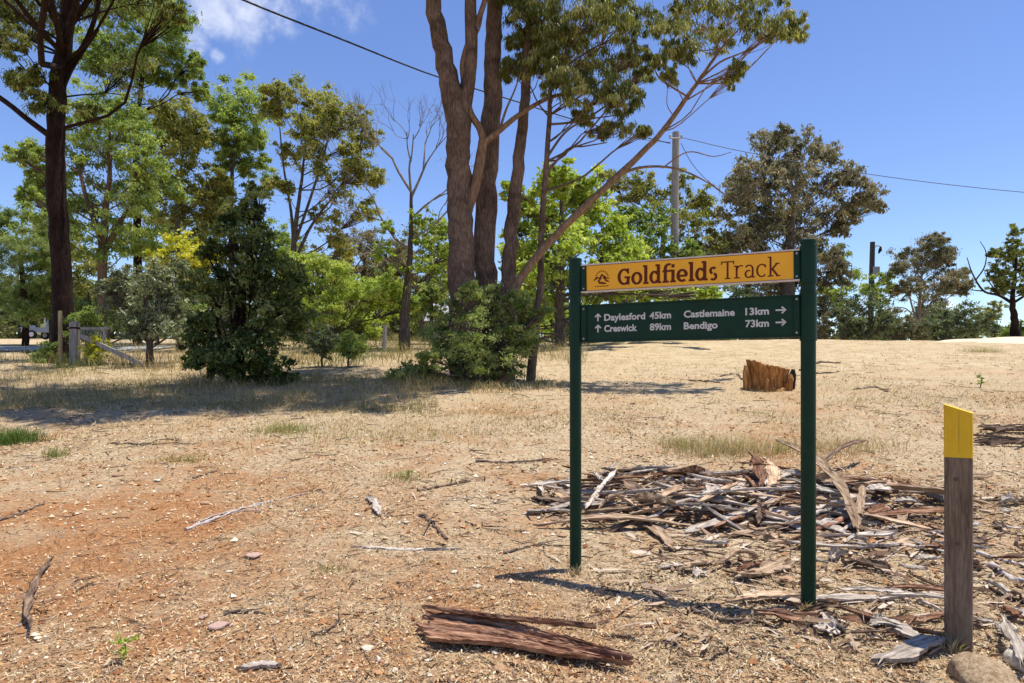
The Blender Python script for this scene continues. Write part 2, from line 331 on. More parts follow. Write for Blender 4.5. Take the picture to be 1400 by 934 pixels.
# ------------------------------------------------------------------ foliage and trees
def leaves(mb, C, size, n, ll, lw, droop, rs, tint0, jit=.13, flat_=.62):
    """n leaf blades scattered through clumps C (k,3) of radius size (k)"""
    k = rs.integers(0, len(C), n)
    d = rs.normal(size=(n, 3)); d /= np.linalg.norm(d, axis=1)[:, None]
    rad = np.minimum(np.abs(rs.normal(size=n)) * .55 + .12, 1.5)
    P = C[k] + d * (rad * size[k])[:, None] * np.array([1, 1, flat_])
    ax = rs.normal(size=(n, 3)); ax /= np.linalg.norm(ax, axis=1)[:, None]
    ax = ax * (1 - droop) + np.array([0, 0, -1.0]) * droop + d * .25; ax /= np.linalg.norm(ax, axis=1)[:, None]
    sd = np.cross(ax, rs.normal(size=(n, 3))); sd /= np.linalg.norm(sd, axis=1)[:, None] + 1e-9
    s = rs.uniform(.65, 1.3, n)[:, None]
    nr = np.cross(ax, sd)
    a = ax * ll * s * .5; b = sd * lw * s * .5; bend = nr * ll * s * .08
    V = np.stack([P - a, P + b - a * .15 + bend, P + a, P - b - a * .15 + bend], 1).reshape(-1, 3)
    T = np.repeat(np.clip(tint0[k] + rs.normal(size=n) * jit, 0, 1), 4)
    mb.add(V, np.arange(n * 4).reshape(-1, 4), T)
def clumps(centers, radii, per, rs, squash=.8, csize=.36):
    C, S, own = [], [], []
    for i, (c, r) in enumerate(zip(centers, radii)):
        m = per
        d = np.clip(rs.normal(size=(m, 3)), -1.9, 1.9) * .47; d[:, 2] += .05
        C.append(np.array(tuple(c)) + d * r * np.array([1, 1, squash])); S.append(r * csize * rs.uniform(.5, 1.35, m)); own += [i] * m
    return np.concatenate(C), np.concatenate(S), np.array(own)
def grow(name, label, Y, trunk, wid, lobes, leaf, bark, ll=.2, lw=.07, cov=2.2, droop=.45, depth=.55, extra=4, per=14, seed=1, cat='tree', group=None,
         limbs=(), squash=.9, csize=.40, sides=9, twig=True, rough=.07, high=(), flat_=.62, crown='crown', jit=.12, maxn=46000, stems=0, tmu=.5, tsd=.14, brw=1.0):
    rs = np.random.default_rng(seed); bx = (trunk[0][0] - 700) / F * Y; base = Vector((bx, Y, g1(bx, Y)))
    root = empty(name, base, label, cat, group)
    tp = [np.array((bx, Y, base.z - .15))] + [np.array(tuple(at(p[0], p[1], p[2] if len(p) > 2 else Y))) for p in trunk[1:]]
    n = max(8, 5 * len(tp)); sp = spline(tp, n)
    wr = np.interp(np.linspace(0, len(tp) - 1, n), range(len(tp)), [w / 2 / F * Y for w in wid])
    mb = MB(); wob = wr * .25
    sp = [p + np.array([rs.normal() * w * .3, rs.normal() * w * .3, 0]) for p, w in zip(sp, wob)]
    mb.tube(sp, wr, sides, rough=rough, seed=seed)
    mb.build('trunk', bark, root, True, base)
    for lb in limbs:                        # hand-placed limbs: (points, start width, end width, material)
        m2 = MB(); q = [np.array(tuple(at(p[0], p[1], p[2] if len(p) > 2 else Y))) for p in lb[0]]; k = max(6, 4 * len(q))
        m2.tube(spline(q, k), np.linspace(lb[1], lb[2], k) / 2 / F * Y, 7, rough=.06, seed=seed)
        m2.build('limb', lb[3] if len(lb) > 3 else bark, root, True, base)
    if not lobes and not high: return root
    cs, rr = [], []
    if lobes:
        xs = [l_[0] for l_ in lobes]; half = (max(xs) - min(xs)) / 2 / F * Y + np.mean([l_[2] for l_ in lobes]) / F * Y * .5
        for l_ in lobes:
            dy = l_[3] if len(l_) > 3 else rs.uniform(-1, 1) * depth * half
            cs.append(np.array(tuple(at(l_[0], l_[1], Y + dy)))); rr.append(l_[2] / F * (Y + dy))
        for _ in range(extra):
            l_ = lobes[rs.integers(len(lobes))]; dy = rs.uniform(.3, 1) * half * depth * 1.3
            c = np.array(tuple(at(l_[0], l_[1], Y))); c[1] += dy; c[0] += rs.normal() * .1 * half; c[2] -= abs(rs.normal()) * .15 * half; cs.append(c); rr.append(l_[2] / F * Y * .9)
    for h in high: cs.append(np.array(h[:3], float)); rr.append(h[3])
    rr = np.array(rr) * np.where(np.arange(len(rr)) < len(rr) - len(high), 1.28, 1.0)
    C, S, own = clumps(cs, rr, int(per * 1.9), rs, squash, csize)
    gz = g(C[:, 0], C[:, 1]); C[:, 2] = np.maximum(C[:, 2], gz + S * .5)
    npx = sum(np.pi * (r_ * F / Y) ** 2 for r_ in rr); la = .5 * ll * lw * (F / Y) ** 2
    ll, lw = ll * .86, lw * .86; la *= .74
    N = int(min(maxn, 1.75 * cov * npx / la)); t0 = np.clip(tmu + (.03 if leaf == 'deep' else .11) + rs.normal(size=len(C)) * tsd, .05, .95)
    fol = MB(); leaves(fol, C, S, N, ll, lw, droop, rs, t0, jit, flat_)
    fol.build(crown, LEAF[leaf], root, False, base, tint=True)
    br = MB(); TP = np.array(sp)
    for i, c in enumerate(cs):
        hd = np.hypot(TP[:, 0] - c[0], TP[:, 1] - c[1]); ok = np.where(TP[:, 2] < c[2] - (.55 if i < len(cs) - len(high) else .12) * hd)[0]
        if stems: ok = ok[ok < max(2, int(n * .35))]
        j = ok[-1] if len(ok) else max(1, int(n * .3))
        j = min(j, n - 1); s0 = TP[j]; dv = c - s0; ln = np.linalg.norm(dv)
        r0 = min(wr[j] * .55, (.010 + .0085 * ln) * brw)
        mid1 = s0 + dv * .35 + np.array([0, 0, -.04 * ln]) + rs.normal(size=3) * .05 * ln; mid2 = s0 + dv * .7 + np.array([0, 0, .02 * ln]) + rs.normal(size=3) * .05 * ln
        br.tube(spline([s0, mid1, mid2, c], 9), np.linspace(r0, r0 * .35, 9), 5, cap=False)
        if twig:
            for cc in C[own == i]:
                m = (mid2 + cc) / 2 + rs.normal(size=3) * .08 * rr[i]
                br.tube([mid2, m, cc], [r0 * .42, r0 * .3, r0 * .12], 3, cap=False)
    if br.n: br.build('branches', bark, root, True, base)
    return root
def fork(mb, p, d, ln, r, depth, rs, spread=.55, up=.15):
    d = d / np.linalg.norm(d); e = p + d * ln; m = (p + e) / 2 + rs.normal(size=3) * ln * .07
    mb.tube(spline([p, m, e], 5), np.linspace(r, r * .62, 5), 5 if r > .02 else 3, cap=depth == 0)
    if depth == 0: return
    for k in range(2 if rs.uniform() < .6 else 3):
        nd = d + rs.normal(size=3) * spread + np.array([0, 0, up]); fork(mb, e - d * ln * rs.uniform(0, .25), nd, ln * rs.uniform(.6, .85), r * .6, depth - 1, rs, spread, up)

# far wood beyond everything
def far_wood():
    rs = np.random.default_rng(5); cs, rr = [], []
    for px in np.arange(-700, 2200, 26):
        Y = rs.uniform(85, 120)
        lim = 395 if px < 760 else (425 if px < 1120 else 449)
        top = lim + rs.uniform(-18, 12)
        cs.append(np.array(tuple(at(px, top + 14, Y)))); rr.append(rs.uniform(16, 26) / F * Y)
        if px < 1120:
            for k in range(3): cs.append(np.array(tuple(at(px + rs.uniform(-15, 15), top + 40 + 20 * k, Y)))); rr.append(27 / F * Y)
        else:
            c = at(px, 468, Y); cs.append(np.array(tuple(c))); rr.append(22 / F * Y)
    C, S, own = clumps(cs, np.array(rr), 12, rs, .9, .55)
    t0 = np.clip(.45 + rs.normal(size=len(C)) * .14, 0, 1); mb = MB(); leaves(mb, C, S, 56000, 1.5, .75, .2, rs, t0)
    tag(mb.build('far_woodland', LEAF['far'], tint=True), 'distant band of grey green trees beyond the paddock', kind='stuff')
far_wood()

# --- left group
grow('eucalyptus_tree', 'tall eucalyptus with straight dark trunk at the far left', 21.5, [(86, 470), (86, 420), (81, 300), (76, 200), (80, 120), (90, 40), (98, -20), (104, -130), (110, -230)], [26, 25, 24, 23, 21, 19, 17, 12, 6],
     [(15, 10, 36), (55, -10, 45), (-25, 55, 28), (105, 8, 34), (150, -12, 42), (205, 2, 36), (45, 40, 26), (232, 14, 14), (-40, 0, 40), (20, 60, 20), (60, -70, 70), (150, -110, 80), (-60, -90, 80), (90, -190, 90), (200, -80, 50), (42, 112, 17), (58, 138, 16)],
     'olive', BARK_DARK, .19, .055, 1.25, .55, .6, 3, 9, 11,
     limbs=[([(74, 190), (40, 165), (0, 134), (-60, 100)], 9, 6), ([(80, 110), (110, 70), (128, 30), (140, -20)], 9, 5), ([(84, 70), (50, 40), (15, 8), (-20, -20)], 7, 4), ([(78, 150), (96, 100), (135, 40)], 6, 3)],
     high=[(-7.4, 12.6, 12.6, 1.6), (-9.4, 12.9, 12.6, 1.6), (-11.5, 15, 13, 1.8), (-13, 15, 13.5, 2.2), (-10.5, 15.5, 14, 2), (-8, 16, 14.5, 2), (-15.5, 17, 14, 2.3), (-11.5, 13.3, 12.5, 1.8), (-8.6, 13.4, 12.8, 1.7), (-6, 14, 13.5, 1.7)], tmu=.4)
grow('eucalyptus_tree', 'tall green eucalyptus with airy crown reaching the top edge beside the dark trunk', 31, [(188, 440), (188, 330), (186, 230), (190, 150), (196, 90), (200, 30)], [12, 10, 8, 6, 5, 3],
     [(150, 60, 24), (190, 78, 26), (170, 95, 20), (222, 48, 26), (258, 102, 19), (240, 80, 20), (245, 30, 22), (200, 20, 32), (132, 88, 20), (215, 15, 26), (160, 20, 26), (210, 100, 14), (232, 112, 14), (120, 60, 20), (265, 92, 12)], 'green', BARK_DARK, .24, .08, 2.3, .4, .5, 3, 9, 12, tmu=.58)
grow('eucalyptus_tree', 'light green dense eucalyptus just right of the dark trunk', 29, [(142, 440), (140, 370), (143, 300), (150, 240), (150, 180)], [15, 12, 10, 6, 3],
     [(110, 165, 28), (148, 148, 30), (185, 172, 28), (140, 205, 38), (192, 215, 26), (105, 222, 26), (150, 262, 38), (102, 285, 28), (188, 272, 28), (62, 255, 20), (55, 298, 22), (122, 325, 28), (172, 322, 28), (45, 205, 14), (25, 212, 12), (38, 268, 12), (80, 330, 18), (205, 245, 20)], 'green', BARK_RED, .22, .075, 2.7, .45, .5, 6, 10, 13, tmu=.64, limbs=[([(142, 350), (132, 310), (118, 270), (108, 230)], 8, 4), ([(142, 345), (160, 310), (178, 280), (190, 230)], 8, 4)])
grow('eucalyptus_tree', 'olive eucalyptus behind, between the light green tree and the tall pair', 39, [(246, 420), (243, 340), (244, 270), (250, 210)], [10, 7, 5, 3],
     [(222, 158, 20), (252, 155, 22), (270, 185, 18), (240, 180, 18), (215, 196, 18), (250, 222, 20), (225, 245, 20), (265, 258, 22), (292, 268, 20), (282, 295, 20), (230, 290, 22), (300, 245, 14)], 'gold', BARK_GREY, .26, .09, 3.2, .35, .5, 6, 10, 14, tmu=.52)
grow('eucalyptus_tree', 'slim green eucalyptus with pointed crown left of the broad golden one', 41, [(318, 420), (316, 330), (317, 250), (322, 180)], [9, 7, 5, 3],
     [(322, 124, 20), (304, 148, 21), (346, 145, 21), (325, 162, 26), (300, 192, 15), (344, 188, 19), (322, 200, 16), (358, 226, 15), (306, 222, 12), (370, 250, 14), (335, 232, 12)], 'green', BARK_GREY, .28, .10, 2.9, .35, .5, 3, 9, 15, tmu=.62)
grow('eucalyptus_tree', 'broad golden green eucalyptus with spreading bare lower stems left of centre', 37, [(402, 430), (401, 370), (404, 310), (412, 250), (418, 190)], [11, 9, 6, 4, 2],
     [(394, 124, 20), (425, 136, 22), (380, 150, 17), (460, 146, 19), (490, 168, 18), (448, 176, 20), (412, 176, 20), (506, 188, 15), (496, 230, 18), (432, 228, 20), (470, 258, 20), (512, 245, 12), (398, 212, 15), (448, 300, 15), (498, 288, 16), (385, 260, 14), (475, 205, 14), (372, 128, 12), (462, 330, 12)], 'gold', BARK_GREY, .27, .095, 3.0, .35, .5, 6, 10, 16, tmu=.6, csize=.44,
     limbs=[([(402, 360), (425, 310), (455, 270), (490, 235)], 5, 1.5), ([(402, 350), (398, 290), (388, 230), (382, 170)], 5, 1.5), ([(404, 330), (428, 260), (446, 200), (455, 160)], 4.5, 1.5)])
grow('eucalyptus_tree', 'hazy grey olive tree low behind the bare tree', 48, [(498, 430), (498, 390), (500, 350)], [10, 8, 5],
     [(488, 340, 20), (515, 350, 18), (480, 365, 18), (505, 375, 22), (600, 372, 18), (585, 395, 18), (530, 380, 18), (470, 390, 15)], 'brown', BARK_GREY, .3, .11, 1.7, .35, .5, 2, 8, 17, tmu=.55)
grow('pine_tree', 'soft feathery green pine at the left edge', 36, [(35, 470), (34, 430), (30, 370), (22, 320)], [9, 8, 6, 3],
     [(0, 325, 24), (38, 332, 22), (18, 362, 28), (56, 366, 20), (8, 400, 26), (50, 402, 22), (2, 300, 15), (66, 348, 12), (30, 425, 18), (-30, 360, 30), (-30, 410, 28), (70, 395, 12)], 'pine', BARK_DARK, .36, .035, 3.2, .15, .5, 4, 10, 18, tmu=.52, jit=.1)
grow('yellow_flowering_tree', 'bright yellow green tree glowing behind the dark bush', 27, [(245, 450), (244, 400), (242, 350)], [9, 7, 4],
     [(240, 336, 18), (220, 356, 14), (262, 348, 15), (268, 372, 14), (245, 365, 16), (290, 350, 10)], 'yellow', BARK_GREY, .2, .09, 3.2, .2, .5, 2, 10, 19, tmu=.5)
grow('dark_bush', 'tall dark green conical bush casting shade left of centre', 15, [(326, 525), (328, 490), (332, 420), (334, 350)], [16, 13, 9, 4],
     [(336, 285, 20), (328, 325, 32), (352, 335, 24), (345, 370, 40), (315, 385, 36), (378, 385, 34), (405, 378, 16), (288, 402, 28), (310, 440, 38), (355, 440, 40), (392, 420, 26), (276, 440, 22), (330, 478, 36), (370, 478, 26), (295, 478, 28), (265, 462, 14), (312, 300, 12), (345, 262, 10), (290, 345, 14), (268, 385, 12), (300, 502, 16), (350, 505, 16), (272, 492, 12), (325, 505, 14)], 'deep', BARK_DARK, .115, .05, 2.7, .25, .75, 4, 11, 20, cat='bush', stems=1, csize=.36, tmu=.52, tsd=.22, jit=.2)
grow('low_shrub', 'low dark green shrub at the foot of the conical bush', 14.6, [(375, 527), (375, 518), (376, 505)], [5, 4, 2],
     [(362, 512, 13), (382, 510, 14), (394, 518, 8), (372, 520, 11)], 'deep', BARK_DARK, .10, .045, 3, .1, .7, 2, 9, 21, cat='bush', stems=1, tmu=.45)
grow('grey_green_bush', 'rounded grey green bush with pale leaf backs beside the broken gate', 20, [(205, 492), (204, 470), (200, 430), (196, 390)], [11, 8, 5, 3],
     [(165, 388, 24), (200, 376, 24), (225, 398, 22), (180, 420, 26), (214, 428, 26), (156, 412, 18), (236, 372, 16), (192, 448, 18), (225, 452, 18), (145, 395, 10), (238, 425, 16)], 'grey', BARK_GREY, .15, .065, 2.4, .2, .7, 3, 10, 22, cat='bush', stems=1, tmu=.5, tsd=.2)
grow('lime_bush', 'bright lime green bushy thicket right of the conical bush', 26, [(455, 462), (455, 440), (456, 400)], [8, 6, 3],
     [(428, 380, 20), (458, 372, 17), (450, 404, 24), (488, 396, 20), (478, 426, 20), (508, 416, 15), (420, 406, 18), (440, 432, 18), (520, 390, 12), (400, 372, 14), (412, 360, 14), (500, 440, 14), (470, 388, 20), (440, 362, 14), (515, 402, 16), (430, 440, 14), (395, 400, 16), (540, 405, 16), (530, 430, 14), (560, 420, 12)], 'lime', BARK_GREY, .15, .06, 3.4, .15, .6, 4, 11, 23, cat='bush', stems=1, tmu=.62, tsd=.16)
for i, (px, py, r_, Y, lf, lab) in enumerate(((440, 470, 13, 19.5, 'blue', 'small grey green shrub in dry grass left of the old fence post'), (476, 476, 12, 19, 'green', 'small green shrub just right of the grey green one in the dry grass'),
        (118, 445, 14, 21, 'green', 'leafy weed growing behind the grey gate post'), (60, 490, 13, 21, 'pine', 'scrubby green weed beside the gravel road'), (130, 480, 10, 19.5, 'yellow', 'yellow green weed inside the broken gate'))):
    grow('weed_shrub', lab, Y, [(px, py + 15), (px, py + 5), (px, py - 5)], [3, 2, 1], [(px - 8, py, r_), (px + 8, py - 3, r_), (px, py - r_, r_ * .8), (px + 2, py + 8, r_)], lf, BARK_GREY, .11, .04, 2.0, .0, .8, 2, 9, 30 + i, cat='shrub', group='small weeds and shrubs by the fence', stems=1, tmu=.5)
for i, (lob, lf, lab, Y) in enumerate((
        ([(70, 330, 24), (100, 350, 24), (130, 375, 26), (85, 385, 22), (115, 405, 22), (150, 400, 20)], 'gold', 'bushy olive tree filling the gap right of the dark trunk', 38),
        ([(215, 305, 22), (250, 320, 22), (195, 340, 22), (230, 345, 22), (275, 330, 20), (205, 375, 20), (255, 385, 22), (280, 360, 20)], 'gold', 'tan olive tree behind the yellow flowering tree', 42),
        ([(300, 300, 18), (375, 320, 20), (390, 345, 18), (360, 350, 22), (395, 375, 16), (300, 340, 20)], 'green', 'green tree half hidden behind the conical bush', 42),
        ([(420, 345, 14), (470, 340, 16), (505, 330, 16), (450, 365, 14), (530, 365, 18), (545, 345, 12), (515, 400, 18)], 'brown', 'grey olive tree behind the lime thicket', 46),
        ([(120, 430, 18), (160, 440, 18), (100, 420, 14), (140, 420, 16), (250, 440, 18), (270, 425, 16), (235, 415, 14)], 'pine', 'green understorey shrub behind the broken gate', 30),
        ([(575, 330, 18), (600, 315, 16), (545, 350, 18), (585, 360, 22), (525, 375, 20), (610, 350, 18), (560, 385, 20)], 'gold', 'hazy golden olive tree directly behind the bare tree', 50),
        ([(590, 400, 16), (610, 385, 16), (575, 420, 14), (600, 430, 12), (560, 440, 12)], 'under', 'green shrub behind the bare tree', 29),
        ([(700, 410, 18), (730, 420, 20), (770, 425, 20), (810, 425, 18), (850, 425, 18), (890, 425, 18), (930, 428, 16)], 'lime', 'low lime shrub seen beneath the name board', 30),
        ([(900, 400, 18), (940, 395, 20), (980, 392, 18), (1010, 400, 16), (960, 425, 16), (920, 425, 16), (1000, 425, 16)], 'blue', 'dull green shrub behind the foot of the grey power pole', 38))):
    px = lob[0][0]; grow('background_tree', lab, Y, [(px, 460), (px, 430), (px + 1, 400)], [6, 5, 2], lob, lf, BARK_GREY, .24, .1, 2.0, .2, .5, 2, 9, (130 + i) if i < 5 else (129 + i), group='trees and shrubs filling the background', stems=1, tmu=.5, tsd=.16, twig=False)
# --- bare tree in the middle
def bare_tree():
    Y = 25
    root = grow('bare_tree', 'half dead tree with bare upper twigs and lime leaves low down', Y, [(553, 455), (554, 420), (559, 370), (562, 310), (562, 262)], [17, 13, 9, 6, 4],
        [(592, 305, 17), (602, 340, 17), (575, 365, 15), (540, 382, 17), (600, 372, 16), (522, 345, 13), (545, 410, 15), (580, 335, 10), (570, 300, 8), (520, 395, 14), (608, 318, 10), (530, 312, 8)], 'lime', BARK_GREY, .19, .085, 1.5, .3, .5, 1, 8, 41, tmu=.42)
    rs = np.random.default_rng(42); mb = MB(); b = root.location
    P = lambda px, py, dy=0: np.array(tuple(at(px, py, Y + dy)))
    for a, d, ln, r in (((562, 262), (530, 205), 1.6, .09), ((562, 270), (585, 215), 1.5, .09), ((562, 300), (600, 265), 1.5, .08), ((560, 340), (515, 290), 1.7, .08), ((562, 265), (562, 210), 1.4, .08), ((557, 380), (500, 335), 1.8, .07), ((560, 330), (610, 300), 1.4, .06)):
        dd = P(*d) - P(*a); dd[1] = rs.normal() * .4 * np.linalg.norm(dd); fork(mb, P(*a), dd, ln * .95, r * .62, 5, rs, .42, .2)
    mb.build('bare_branches', nmat('bark_bare', [(.10, .085, .07), (.22, .19, .165), (.36, .32, .285)], 4, (5, 5, 1), .9, .5, .01, 5, .1), root, True, b)
bare_tree()
# --- main clump of trunks
high1 = [(x, y, z, r_) for x, y, z, r_ in ((-1.6, 15.2, 13.2, 1.9), (-3.4, 14.3, 12.8, 1.9), (-5, 13.2, 12.6, 1.8), (-2.6, 13.2, 12.2, 1.8), (-4.4, 15.8, 14.2, 2.1), (-1, 16.6, 15, 2.2), (-6.2, 14.8, 13.6, 1.8), (-3, 16.8, 16, 2.2), (-.6, 14, 13, 1.5), (-6.4, 12.6, 12.8, 1.4), (-4, 12, 12, 1.3), (-5.2, 12.5, 12.2, 1.5), (-3.3, 12.4, 12.4, 1.5), (-1.6, 12.6, 12.3, 1.5), (.1, 12.9, 12.6, 1.4), (-2.3, 14.6, 13.5, 1.7), (-4.6, 14, 13.4, 1.7), (.4, 14.4, 12.8, 1.4))]
grow('eucalyptus_tree', 'thick forked eucalyptus trunk, leftmost and stoutest of the central clump', 16, [(642, 495), (637, 440), (633, 380), (630, 300), (628, 220), (625, 160), (612, 100), (600, 45), (592, 0), (584, -60), (572, -150), (560, -240)], [54, 45, 38, 34, 33, 34, 26, 23, 21, 19, 14, 7],
     [], 'olive', BARK_RED, .30, .09, 1.05, .55, sides=16, seed=51, high=high1, tmu=.42, rough=.05, per=11,
     limbs=[([(628, 190), (634, 152), (641, 110), (645, 60), (644, 0), (650, -70), (640, -170)], 24, 12),
            ([(630, 318), (640, 285), (651, 250), (658, 212), (661, 192)], 17, 13, BARK_TAN), ([(661, 194), (656, 176), (643, 154), (636, 120), (633, 88), (641, 58), (655, 25), (666, -10), (676, -60)], 11, 7, BARK_TAN),
            ([(660, 196), (679, 182), (710, 157), (748, 135), (780, 127), (815, 120)], 9, 3, BARK_TAN), ([(683, 178), (692, 150), (703, 125), (712, 100)], 4, 1.5, BARK_TAN), ([(641, 60), (655, 40), (662, 5)], 4, 2, BARK_TAN)])
grow('eucalyptus_tree', 'straight red brown eucalyptus trunk second from left in the central clump', 16.7, [(668, 490), (668, 430), (662, 360), (665, 260), (671, 160), (674, 80), (676, 0), (679, -120), (684, -220)], [40, 34, 30, 30, 27, 23, 21, 15, 7],
     [], 'olive', BARK_RED, .30, .09, 1.05, .55, sides=14, seed=52, rough=.05, tmu=.42, high=[(.3, 17.5, 15, 2), (-1.2, 18.5, 16.2, 2.1), (1.2, 18, 14, 1.6), (.2, 16, 16, 1.8), (-2.5, 18.5, 14.5, 1.7)])
grow('eucalyptus_tree', 'dark leaning eucalyptus trunk third from left in the central clump', 16.3, [(688, 490), (693, 430), (695, 370), (701, 300), (710, 215), (717, 140), (722, 60), (727, -20), (735, -130)], [32, 25, 21, 19, 16, 14, 12, 10, 5],
     [(712, 60, 18), (700, 95, 14), (725, 25, 26), (712, -10, 24), (735, 60, 20), (745, 100, 18)], 'olive', BARK_RED, .17, .034, 1.2, .68, .6, 1, 9, 53, csize=.33, sides=12, rough=.06, tmu=.45, high=[(1, 16.5, 12.5, 1.5), (2, 16.8, 13.2, 1.5), (.6, 15.5, 13.5, 1.3)])
grow('slender_eucalyptus_tree', 'slender thin trunk with hanging leafy crown right of the big trunks', 15.8, [(724, 500), (732, 455), (738, 395), (740, 330), (745, 250), (750, 180), (753, 110), (757, 30), (760, -60), (764, -130)], [14, 11, 9.5, 9, 8, 7, 6, 5, 4, 2],
     [(735, 25, 28), (772, 15, 32), (812, 22, 34), (852, 30, 30), (742, 82, 22), (790, 70, 34), (840, 80, 32), (872, 128, 20), (850, 165, 18), (822, 182, 12), (880, 180, 9), (782, 122, 22), (828, 132, 22), (800, 160, 12), (762, 108, 20), (870, 30, 24), (875, 75, 16), (760, 55, 26), (830, 5, 30), (880, 100, 12), (810, 105, 26), (780, -40, 50), (840, -60, 50)],
     'olive', BARK_RED, .17, .034, 1.5, .7, .6, 2, 9, 54, csize=.33, rough=.06, tmu=.56, tsd=.22, limbs=[([(748, 215), (772, 182), (800, 165), (840, 158)], 4, 1.5), ([(746, 240), (775, 205), (800, 200), (830, 195)], 3.5, 1.5), ([(751, 160), (735, 140), (722, 110)], 3, 1.2), ([(728, 478), (742, 462), (754, 460), (764, 455)], 5, 2)])
grow('leaning_eucalyptus_tree', 'thin eucalyptus leaning far right with leafy crown high above the sign', 15.4, [(688, 495), (694, 430), (708, 388), (738, 345), (785, 296), (842, 243), (900, 186), (940, 132), (968, 92), (990, 62), (1010, 40)], [18, 15, 12, 11, 10, 9, 7.5, 6, 4.5, 3, 1.5],
     [(918, 58, 20), (955, 30, 30), (998, 15, 28), (1040, 15, 28), (1070, 35, 22), (1092, 45, 11), (925, 15, 28), (985, 52, 18), (1010, 95, 11), (915, 105, 11), (1000, 112, 8), (1055, 48, 15), (905, 35, 18), (940, 70, 14), (980, -20, 32), (1040, -25, 28), (920, -30, 36), (1020, 40, 18), (905, 85, 10), (1085, 30, 11)],
     'olive', BARK_TAN, .17, .034, 1.45, .66, .55, 1, 9, 55, csize=.33, rough=.06, tmu=.58, tsd=.22, brw=.7, limbs=[([(846, 240), (872, 230), (905, 228), (935, 234), (968, 250), (992, 268)], 4.5, 1.2), ([(940, 132), (905, 110), (895, 95), (888, 80)], 3, 1.2), ([(958, 108), (985, 85), (1015, 72), (1050, 55)], 3.5, 1.5), ([(905, 230), (940, 208), (975, 214), (1000, 208)], 2.2, .8), ([(752, 330), (800, 290), (830, 270), (850, 240)], 2.5, .8)])
grow('undergrowth_bush', 'leafy green bush swallowing the base of the central trunks', 14.9, [(655, 526), (655, 500), (656, 460)], [14, 10, 5],
     [(618, 428, 20), (655, 415, 22), (694, 428, 22), (600, 458, 20), (640, 455, 30), (690, 462, 28), (618, 486, 26), (660, 490, 30), (698, 490, 22), (722, 440, 13), (742, 428, 11), (588, 490, 13), (640, 400, 12), (672, 402, 10), (710, 412, 12), (578, 505, 10), (720, 465, 12)], 'under', BARK_GREY, .085, .034, 2.6, .15, .8, 5, 12, 56, cat='bush', stems=1, csize=.38, tmu=.66, tsd=.2)
grow('low_shrub', 'pale green low shrub left of the undergrowth bush', 14.7, [(548, 527), (548, 515), (548, 500)], [4, 3, 2], [(540, 510, 11), (556, 505, 12), (550, 520, 11), (568, 515, 9)], 'pine', BARK_GREY, .10, .03, 1.6, .0, .7, 1, 9, 57, cat='bush', stems=1, tmu=.6)
# --- behind the sign
grow('broadleaf_tree', 'bright lime broadleaf tree behind the slender trunk', 27, [(766, 460), (766, 400), (768, 330), (768, 270)], [16, 13, 9, 5],
     [(768, 238, 18), (742, 256, 20), (800, 252, 20), (718, 288, 16), (760, 290, 26), (812, 295, 26), (848, 318, 20), (832, 348, 26), (780, 342, 32), (728, 338, 26), (718, 378, 22), (762, 388, 26), (868, 352, 16), (812, 388, 26), (702, 320, 12), (850, 388, 22), (890, 398, 18), (930, 402, 14), (965, 405, 12), (700, 262, 12), (785, 270, 20), (735, 310, 20), (795, 320, 22), (750, 365, 24), (700, 350, 16), (770, 258, 16), (840, 372, 20)], 'lime', BARK_GREY, .24, .12, 3.6, .15, .5, 9, 11, 61, tmu=.58, tsd=.18)
grow('dark_green_tree', 'mid green dense tree left of the grey power pole', 33, [(880, 450), (880, 400), (880, 340)], [12, 10, 5],
     [(868, 298, 18), (900, 305, 18), (880, 332, 22), (906, 345, 18), (848, 300, 14), (940, 340, 14), (890, 370, 20), (850, 350, 15), (930, 375, 18)], 'green', BARK_GREY, .24, .11, 2.5, .2, .5, 3, 10, 62, tmu=.42)
grow('eucalyptus_tree', 'olive brown eucalyptus behind the grey power pole', 43, [(905, 450), (905, 380), (908, 300)], [12, 9, 5],
     [(848, 248, 16), (878, 252, 18), (900, 272, 18), (945, 278, 18), (970, 298, 18), (940, 308, 18), (860, 272, 16), (930, 248, 12), (830, 240, 10), (962, 270, 12), (985, 330, 18), (955, 340, 20), (912, 300, 18), (990, 360, 18), (960, 370, 18)], 'gold', BARK_GREY, .3, .11, 2.1, .35, .5, 2, 9, 63, tmu=.45)
grow('eucalyptus_tree', 'big grey brown rounded eucalyptus behind the right post of the sign', 42, [(1078, 460), (1078, 400), (1080, 330), (1085, 260)], [22, 18, 12, 6],
     [(1048, 200, 21), (1095, 203, 20), (1128, 214, 18), (1030, 238, 23), (1080, 246, 28), (1128, 248, 24), (1162, 246, 16), (1186, 264, 17), (1010, 278, 24), (1058, 296, 30), (1110, 296, 30), (1150, 305, 18), (1000, 316, 24), (1040, 336, 30), (1090, 345, 28), (1128, 345, 22), (1165, 285, 14), (985, 350, 20), (1025, 378, 26), (1105, 385, 26), (1060, 390, 26), (1070, 188, 11), (1145, 372, 16), (1196, 278, 10)], 'brown', BARK_GREY, .33, .13, 3.6, .5, .5, 9, 13, 64, tmu=.55, tsd=.16)
grow('eucalyptus_tree', 'small light green tree at the foot of the dark far pole', 46, [(1152, 455), (1150, 420), (1152, 380)], [8, 6, 3],
     [(1150, 365, 15), (1166, 385, 16), (1132, 396, 16), (1188, 392, 12), (1202, 405, 15), (1145, 345, 9), (1150, 412, 16), (1210, 385, 10)], 'green', BARK_PALE, .28, .10, 1.7, .35, .5, 2, 9, 65, tmu=.6)
